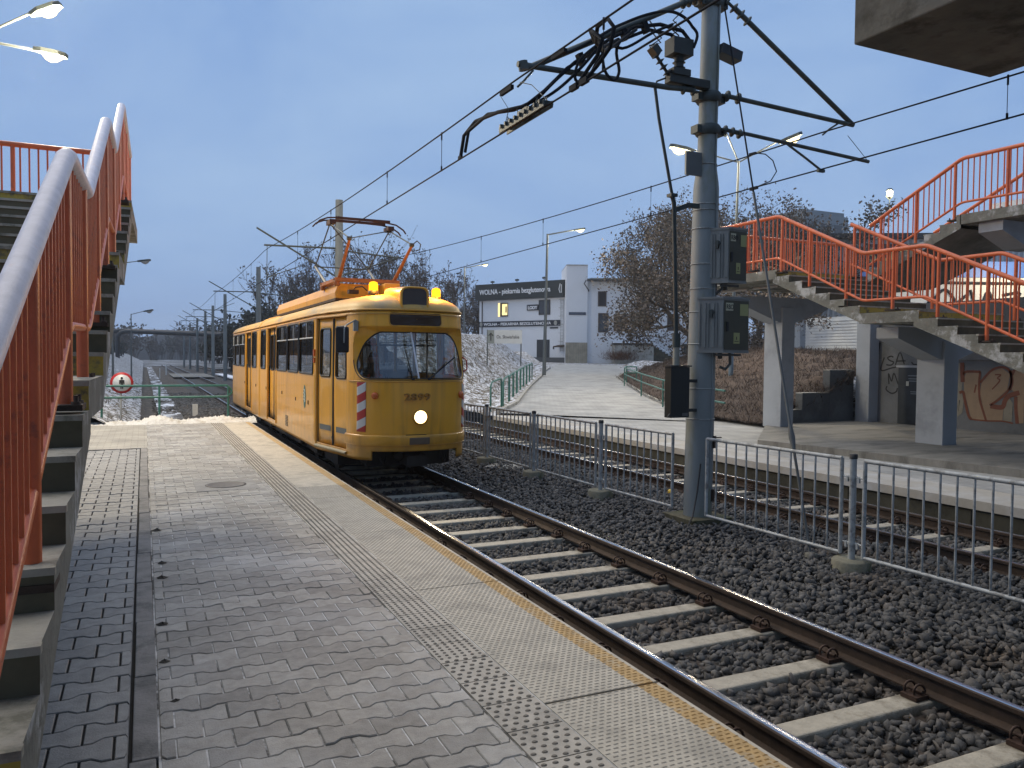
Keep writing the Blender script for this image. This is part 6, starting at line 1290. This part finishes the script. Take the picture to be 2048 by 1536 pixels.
# tower and long low house to its right
t = thing('white_house', 'long white house with a tower block, dark eaves and brown framed windows behind the trees', 'building', (45, 72, 1.5))
u = Vector((15.0, -6.6, 0)).normalized(); n = Vector((u.y, -u.x, 0)); O = Vector((42.3, 73.0, 0))
def hp_(a, z, o=0.): q = O+u*a+n*o; return Vector((q.x, q.y, z))
def hs(m, a0, a1, z0, z1, o0, o1, mi=0): m.prism([hp_(a0, z0, o0), hp_(a1, z0, o0), hp_(a1, z1, o0), hp_(a0, z1, o0)], n*(o1-o0), mi)
m = MB(); hs(m, -1.9, .35, .8, 11.55, .35, -6); hs(m, .35, 17.5, .8, 10.0, 0, -8); m.build('wall', WHITE, parent=t)
m = MB(); hs(m, -1.9, .36, 11.553, 11.65, .45, -6); m.build('parapet', M('grey_coping', (.3, .31, .32), .7), parent=t)
m = MB(); m.prism([hp_(.2, 9.85, 1.0), hp_(.2, 10.1, 1.05), hp_(.8, 10.35, -.3), hp_(.8, 10.0, -.3)], u*17.5); m.build('roof', M('dark_roof', (.035, .045, .042), .6, var=.2, vs=3), parent=t)
m = MB(); m.tube([hp_(.1, 9.95, 1.1), hp_(-.1, 9.6, 1.1), hp_(.45, 9.0, .3), hp_(.5, 8.9, .1)], .06, 6); m.tube([hp_(.2, 9.93, 1.12), hp_(17.6, 9.93, 1.12)], .08, 6); m.build('gutter', FRAME, parent=t)
m = MB(); hs(m, -1.93, .38, 1.0, 3.45, .36, .45); m.build('brick_plinth', BRICKM('yellow_grey_brick', (.26, .235, .18), (.31, .28, .21), (.2, .19, .16), .25, .08), parent=t)
BRF = M('brown_window_frame', (.05, .03, .025), .6)
for a0, a1, z0, z1 in ((1.55, 2.65, 4.55, 6.6), (3.2, 4.6, 4.7, 6.5), (1.5, 2.4, 7.3, 8.9), (5.6, 6.9, 7.2, 8.9), (6.3, 7.0, 4.8, 6.5), (8.9, 10.2, 4.8, 6.6), (9.2, 10.5, 7.2, 8.9), (12.2, 13.6, 4.8, 6.6), (12.5, 13.8, 7.2, 8.9)):
    m = MB(); hs(m, a0, a1, z0, z1, .01, .07); w = m.build('window', BRF, parent=t); m = MB(); hs(m, a0+.12, a1-.12, z0+.1, z1-.1, .071, .075); m.build('pane', DARKGLASS, parent=w)
m = MB(); hs(m, -1.6, .2, 6.35, 6.65, .36, .42); m.build('sign_board', M('blue_sign', (.05, .07, .11), .5), parent=t)
m = MB(); hs(m, 3.0, 7.0, 3.25, 3.42, 1.9, .01); hs(m, 3.0, 7.0, 3.43, 3.5, 1.92, .01, 1); m.build('porch_roof', [FRAME, SNOW], parent=t)
m = MB(); hs(m, 3.05, 5.2, 1.2, 3.2, 1.8, .01); hs(m, 5.2, 7.2, 1.2, 3.2, 1.6, .01); m.build('porch', CONC_L, parent=t)
m = MB()
for k in range(8): hs(m, 7.2+.32*k, 7.52+.32*k, 1.3, 3.15-.2*k, 1.2, .01)
m.build('steps', [CONC_D], parent=t)
m = MB(); m.tube([hp_(7.2, 3.4, 1.35), hp_(9.8, 1.85, 1.35)], .07, 5); m.build('snowy_stringer', SNOW, parent=t)
m = MB(); hs(m, 10.3, 13.0, 2.3, 3.4, .8, .9); m.build('notice_board', CHAR, parent=t)
for a, z in ((10.5, 3.0), (10.5, 2.75)): pass
m = MB(); m.box(30.2, 33.6, 26.5, 29.9, 1.4, 3.9)
for k in range(12): m.box(30.17, 30.2, 26.5, 29.9, 2.1+.145*k, 2.1+.145*k+.05)
for k in range(12): m.box(30.2, 33.6, 26.47, 26.5, 2.1+.145*k, 2.1+.145*k+.05)
tag(m.build('garage', M('white_corrugated', (.55, .58, .60), .6, var=.06, vs=2), loc=(31, 29, 1.4)), 'low white corrugated garage standing at the top of the brown bank', 'garage')
# kiosk row and graffiti building behind the right stairs
t = thing('kiosk_row', 'long flat roofed kiosk row with cream shop lettering seen through the right stair railings', 'building', (50, 43, 3))
a = Vector((45.5, 45.6, 0)); b = Vector((60.5, 37.0, 0)); ku = (b-a).normalized(); kn = Vector((ku.y, -ku.x, 0))
def kp(s, z, o=0.): q = a+ku*s+kn*o; return Vector((q.x, q.y, z))
def ks(m, a0, a1, z0, z1, o0, o1, mi=0): m.prism([kp(a0, z0, o0), kp(a1, z0, o0), kp(a1, z1, o0), kp(a0, z1, o0)], kn*(o1-o0), mi)
m = MB(); ks(m, 0, 17, 2, 11.0, 0, -6)
for k in range(44): ks(m, .05+.38*k, .2+.38*k, 4, 10.9, .005, .05, 1)
m.build('wall', [M('grey_blue_cladding', (.27, .30, .33), .7, var=.08), M('pale_cladding', (.40, .43, .46), .7, var=.05)], parent=t)
m = MB(); ks(m, -.5, 17.4, 11.0, 11.35, .7, -6.5); m.build('roof', FRAME, parent=t)
m = MB(); ks(m, 4.6, 10.2, 8.9, 10.6, .06, .2); s_ = m.build('sign_board', M('black_red_sign', (.06, .015, .015), .5, var=.3), parent=t)
text('SKLEP', 1.35, kp(4.75, 9.3, .21), ku, (0, 0, 1), M('cream_letters', (.55, .45, .16), .6), 'lettering', s_, depth=.03, bold=.02, xs=1.05)
m = MB(); ks(m, 4.6, 8.9, 7.95, 8.85, .06, .16); s_ = m.build('sign_board', M('cream_sign', (.5, .47, .40), .6), parent=t)
text('FIRMA', .75, kp(4.85, 8.15, .165), ku, (0, 0, 1), FRAME, 'lettering', s_, depth=.02, bold=.02, xs=1.1)
t = thing('graffiti_building', 'white wall with black scrawled graffiti and a blue band, lit up at the right edge', 'building', (44, 29, 2.5)); A = Vector((39.5, 31.6, 0)); B = Vector((53, 25.0, 0)); gu = (B-A).normalized(); gn = Vector((gu.y, -gu.x, 0))
def gq(s, z, o=0.): q = A+gu*s+gn*o; return Vector((q.x, q.y, z))
m = MB(); m.prism([gq(0, 2), gq(14, 2), gq(14, 6.6), gq(0, 6.6)], -gn*6); m.build('wall', M('bright_white_wall', (.80, .76, .66), .8, var=.05), parent=t)
m = MB(); m.prism([gq(-.1, 6.603, .1), gq(14, 6.603, .1), gq(14, 7.5, .1), gq(-.1, 7.5, .1)], -gn*6.2); m.build('band', M('blue_band', (.10, .20, .50), .5, var=.06), parent=t)
m = MB()
for pts in ([(1.5, 5.3), (2.2, 5.9), (2.9, 4.9), (2.3, 4.6), (3.4, 5.6)], [(1.2, 5.2), (3.9, 4.0)], [(3.6, 5.9), (4.1, 4.7), (4.6, 5.8), (5.1, 4.7)], [(5.4, 5.6), (6.4, 5.7), (5.6, 4.7), (6.5, 4.6)], [(6.8, 4.7), (7.2, 5.9), (7.7, 4.7)], [(1.0, 6.3), (8.5, 6.25)], [(8.0, 5.8), (8.9, 5.2), (8.1, 4.7)]):
    m.tube([gq(p, q, .03) for p, q in _cm(pts, 6)], .085, 5)
m.build('scrawl', BLACK, parent=t)
m = MB(); m.prism([gq(-.1, 3.0, .02), gq(14, 3.0, .02), gq(14, 3.9, .02), gq(-.1, 3.9, .02)], gn*.05); m.build('lower_band', M('pink_grey_band', (.36, .26, .28), .7, var=.3, vs=2), parent=t)
light('wall_lamp', 'POINT', gq(5.5, 6.9, 2.6), 350, (1, .85, .6), t, .3)
m = MB(); m.box(108, 119, 108, 122, 10, 28.4); m.box(108.5, 118.5, 108.5, 121.5, 28.4, 29.2)
ab = m.build('apartment_block', M('grey_panel_block', (.20, .22, .23), .85, var=.12, vs=.3), loc=(113, 114, 10)); tag(ab, 'grey apartment block top showing above the trees at the right', 'building')
for k in range(3):
    for z in (25.3, 22.4, 19.5): m = MB(); m.box(109+k*3.3, 111+k*3.3, 107.93, 107.99, z, z+1.5); m.build('window', DARKGLASS, parent=ab)
    for z in (25.3, 22.4): m = MB(); m.box(107.93, 107.99, 110+k*3.6, 112+k*3.6, z, z+1.5); m.build('window', DARKGLASS, parent=ab)
m = MB(); m.box(57.5, 60.5, 36.5, 39, 11.3, 13.6); tag(m.build('chimney_block', M('white_block', (.6, .6, .58), .8), loc=(59, 38, 11.3)), 'small white block standing on the kiosk roof', 'roof block')

# ================================================================== TREES
def branch(segs, tips, p, d, L, r, lvl, rng, spread=.55, upw=.10, kidsn=(2, 4)):
    n = 3; q = p.copy(); dirn = d.copy(); pts = [q.copy()]
    for k in range(n):
        dirn = (dirn+Vector(rng.normal(0, .13, 3))+Vector((0, 0, upw*.4))).normalized(); q = q+dirn*(L/n); pts.append(q.copy())
    segs.append((pts, r, r*.62, lvl))
    if lvl == 0: tips.append((q, dirn)); return
    for c in range(int(rng.integers(kidsn[0], kidsn[1]+1))+(1 if lvl > 2 else 0)):
        t = rng.uniform(.35, 1.); pp = pts[min(n, int(t*n)+0)]; pp = pts[0]+(q-pts[0])*t if False else pts[max(1, min(n, int(round(t*n))))]
        nd = (dirn+Vector(rng.normal(0, spread, 3))+Vector((0, 0, upw))).normalized(); branch(segs, tips, pp, nd, L*rng.uniform(.58, .85), r*.58, lvl-1, rng, spread, upw, kidsn)
def tree(label, base_, h, lvl=5, seed=1, r=.22, trunk=.25, spread=.55, upw=.1, leaf=None, nleaf=0, lsize=.18, lmat=None, lean=(0, 0), name='tree', group=None, jit=.5, twig=.012, twigm=None, kidsn=(2, 4), scale=None):
    rng = np.random.default_rng(seed); t = thing(name, label, 'tree', base_, group); b = Vector(base_); segs, tips = [], []
    d = Vector((lean[0], lean[1], 1)).normalized(); top = b+d*h*trunk
    segs.append(([b-Vector((0, 0, .4)), b+d*h*trunk*.5+Vector((rng.normal(0, .05), 0, 0)), top], r, r*.8, lvl+1))
    for k in range(int(rng.integers(3, 5))):
        a = 2*math.pi*(k+rng.uniform(0, .6))/4; branch(segs, tips, top-d*h*trunk*rng.uniform(0, .25), Vector((math.cos(a)*spread*1.2, math.sin(a)*spread*1.2, 1-.25*spread)).normalized(), h*.36, r*.62, lvl-1, rng, spread, upw, kidsn)
    # fit the height
    zmax = max(q.z for q, _ in tips)
    m = MB(); m2 = MB()
    for pts, r0, r1, lv in segs:
        rs = [max(twig, r0+(r1-r0)*k/(len(pts)-1)) for k in range(len(pts))]
        (m if lv >= 2 else m2).tube(pts, rs, 6 if lv >= 3 else 3, caps=False)
    m.build('trunk', BARK, parent=t); mats = [twigm or BARK]; 
    if nleaf:
        mats += lmat if isinstance(lmat, list) else [lmat]; nm = len(mats)-1
        for k in range(nleaf):
            q, dd = tips[int(rng.integers(len(tips)))]; c = q-dd*rng.uniform(0, jit*1.5)+Vector(rng.normal(0, jit*.55, 3)); s = lsize*rng.uniform(.55, 1.35)
            u = Vector(rng.normal(size=3)).normalized(); v = u.orthogonal().normalized(); v = (v*math.cos(k)+u.cross(v)*math.sin(k))
            m2.add([c-u*s*.5, c+v*s*.34, c+u*s*.6, c-v*s*.34], [(0, 1, 2, 3)], 1+int(rng.integers(nm)))
    m2.build('crown', mats, parent=t); return t
LB = [M('dry_brown_leaf', (.105, .078, .060), .85, var=.3, vs=1), M('dry_olive_leaf', (.072, .066, .055), .85, var=.3, vs=1), M('dry_grey_leaf', (.055, .047, .042), .85, var=.3, vs=1), M('dry_pale_leaf', (.15, .125, .105), .8, var=.2, vs=1)]
TW = M('grey_twig', (.075, .062, .055), .95, var=.25, vs=2); TWR = M('reddish_twig', (.10, .07, .058), .95, var=.25, vs=2)
tree('large spreading dry leaved tree left of the foreground mast, before the white house', (30.6, 39.4, 1.3), 10.9, 5, 3, .27, .2, .62, .05, nleaf=24000, lsize=.155, lmat=LB, jit=.62, lean=(-.08, .05), twig=.012, twigm=TW)
tree('broad dry leaved tree behind the top landing of the right staircase', (40.5, 44.5, 1.5), 11.4, 5, 8, .26, .26, .5, .12, nleaf=20000, lsize=.17, lmat=LB, jit=.6, twig=.013, twigm=TW)
tree('dry leaved tree peeping out just right of the foreground mast', (37.0, 47.5, 1.5), 11.2, 5, 21, .24, .28, .5, .12, nleaf=16000, lsize=.17, lmat=LB, jit=.6, twig=.013, twigm=TW)
tree('smaller dry leaved tree in front of the grey apartment block', (46, 44.5, 2.0), 10.8, 4, 12, .2, .3, .5, .1, nleaf=7000, lsize=.24, lmat=LB, jit=.7, twig=.015, twigm=TW)
tree('bare branched tree with a forked trunk showing under the upper landing of the right staircase', (25.4, 27.6, 2.2), 5.2, 4, 5, .17, .3, .7, .0, nleaf=2600, lsize=.13, lmat=LB, jit=.4, lean=(.35, -.05), twig=.009, twigm=TW)
for i, (x, y, h, s, lab) in enumerate(((21.5, 104, 15.5, 31, 'bare bushy tree with reddish twigs behind the pantograph, left of the pale mast'), (27.2, 104, 17.5, 32, 'tall bare twiggy tree right behind the pale mast at the pantograph'), (33, 101, 14.8, 33, 'bare twiggy tree behind the amber beacons of the tram'), (38.2, 100, 13.2, 34, 'bare twiggy tree behind the right end of the tram roof'), (16.8, 106, 12.5, 35, 'sparse bare tree left of the pantograph above the tram roof'), (40.5, 96, 8.6, 36, 'low bare tree between the tram front and the bakery'))):
    tree(lab, (x, y, .5), h, 5, s, .2, .12, .34, .24, nleaf=2600, lsize=.26, lmat=[LB[0], LB[3], LB[2]], jit=.35, twig=.022, twigm=TWR, group='bare trees behind the tram')
PINE = [M('dark_pine', (.026, .032, .024), .9, var=.4, vs=1), M('pine_green', (.036, .042, .030), .9, var=.4, vs=1)]
for i, (x, y, h, s, lab) in enumerate(((14.6, 96, 8.4, 41, 'dark pine just left of the tram roof'), (12.8, 104, 7.0, 42, 'dark pine by the second pale mast'), (15.8, 90, 7.0, 43, 'low dark pine close above the rear roof of the tram'), (11.6, 122, 6.4, 44, 'dark pine farther back beside the wire masts'))):
    tree(lab, (x, y, -.3), h, 4, s, .22, .25, .6, .05, nleaf=9000, lsize=.42, lmat=PINE, jit=.75, twig=.03, twigm=BARK, group='dark pines beyond the tram', kidsn=(2, 3))
tree('bare leaning tree rising over the path bank, left of the bakery', (33, 92, 1), 9.5, 5, 51, .18, .2, .5, .15, nleaf=1500, lsize=.25, lmat=LB, jit=.4, twig=.02, twigm=TW)
# woods closing the view far away
rng = np.random.default_rng(5); m = MB()
def scrub(m, x, y, z, h, mi):
    for k in range(9):
        a = rng.uniform(0, 6.28); q = Vector((x+rng.normal(0, .5), y+rng.normal(0, .5), z)); e = q+Vector((math.cos(a)*h*.28*rng.random(), math.sin(a)*h*.28*rng.random(), h*rng.uniform(.6, 1))); mid_ = q+(e-q)*.5+Vector(rng.normal(0, h*.04, 3))
        m.tube([q, mid_, e], [.10, .07, .03], 3, mi, caps=False)
        for j in range(12):
            c = q+(e-q)*rng.uniform(.3, 1); d = Vector((rng.normal(0, .6), rng.normal(0, .6), rng.uniform(.2, 1))).normalized()*h*rng.uniform(.10, .24); w = Vector((rng.normal(), rng.normal(), 0)).normalized()*.055
            m.add([c-w, c+w, c+d], [(0, 1, 2)], mi)
            for l in range(3): cc = c+d*rng.uniform(.3, 1.1); s = h*.035; u = Vector(rng.normal(size=3)).normalized()*s; v = u.orthogonal().normalized()*s; m.add([cc-u, cc+v, cc+u, cc-v], [(0, 1, 2, 3)], mi)
for k in range(230):
    y = rng.uniform(150, 330); x = rng.uniform(-.19, .30)*y+rng.normal(0, 3)
    if -4 < x < 13 and y < 250: continue
    scrub(m, x, y, 0., rng.uniform(4.5, 9.5)*(y/200)**.7, int(rng.integers(0, 3)))
for k in range(70): y = rng.uniform(78, 150); scrub(m, rng.uniform(-26, -6)-.05*(y-80), y, 1.2, rng.uniform(2.5, 5.5), int(rng.integers(0, 3)))
for k in range(60): y = rng.uniform(100, 150); scrub(m, rng.uniform(12, 26), y, 0, rng.uniform(4.5, 8), int(rng.integers(0, 3)))
for k in range(80): y = rng.uniform(95, 190); scrub(m, y*rng.uniform(.42, .62), y, 1.2, rng.uniform(4, 8), int(rng.integers(0, 3)))
for k in range(90): scrub(m, rng.uniform(60, 150), rng.uniform(50, 120), 2, rng.uniform(4, 7), int(rng.integers(0, 3)))
m.build('far_woods', [M('far_twig_grey', (.075, .072, .075), .95, var=.3, vs=.2), M('far_twig_brown', (.07, .058, .05), .95, var=.3, vs=.2), M('far_evergreen', (.030, .036, .034), .95, var=.3, vs=.2)], kind='stuff')
m = MB(); P = []
for x in np.linspace(-400, 600, 60): P.append([(x, 420+30*math.sin(x*.02), -1), (x, 425+30*math.sin(x*.02), 9+4*math.sin(x*.05)+3*math.sin(x*.13)), (x, 470, 11+3*math.sin(x*.07)), (x, 520, -1)])
m.grid(P); m.build('hills', M('far_wood_mass', (.06, .062, .065), .95, var=.4, vs=.12), kind='structure')
# heap of snow covered clods and a rusty bush by the house
g = MB()
for _ in range(1500):
    x, y = 45.2+rng.normal(0, .8), 70.0+rng.normal(0, .7); d = Vector((rng.normal(0, .6), rng.normal(0, .6), rng.uniform(.3, 1))).normalized()*rng.uniform(.3, 1.0); w = Vector((rng.normal(), rng.normal(), 0)).normalized()*.02; c = Vector((x, y, 1.6+rng.random()*.7)); g.add([c-w, c+w, c+d], [(0, 1, 2)])
tag(g.build('bush', M('rusty_bush', (.10, .045, .025), .9, var=.3), loc=(45.2, 70, 1.5)), 'small rusty brown bush in front of the white house', 'bush')
# ================================================================== AIR
hz = MB(); hz.box(-700, 900, -60, 1400, -2.5, 60)
hm = bpy.data.materials.new('damp_air'); hm.use_nodes = True; t_ = hm.node_tree; t_.nodes.clear()
o_ = t_.nodes.new('ShaderNodeOutputMaterial'); v_ = t_.nodes.new('ShaderNodeVolumePrincipled'); v_.inputs['Density'].default_value = .0005; v_.inputs['Color'].default_value = (.95, .97, 1, 1); v_.inputs['Anisotropy'].default_value = .1
t_.links.new(v_.outputs[0], o_.inputs['Volume']); hz.build('haze', hm, kind='stuff')
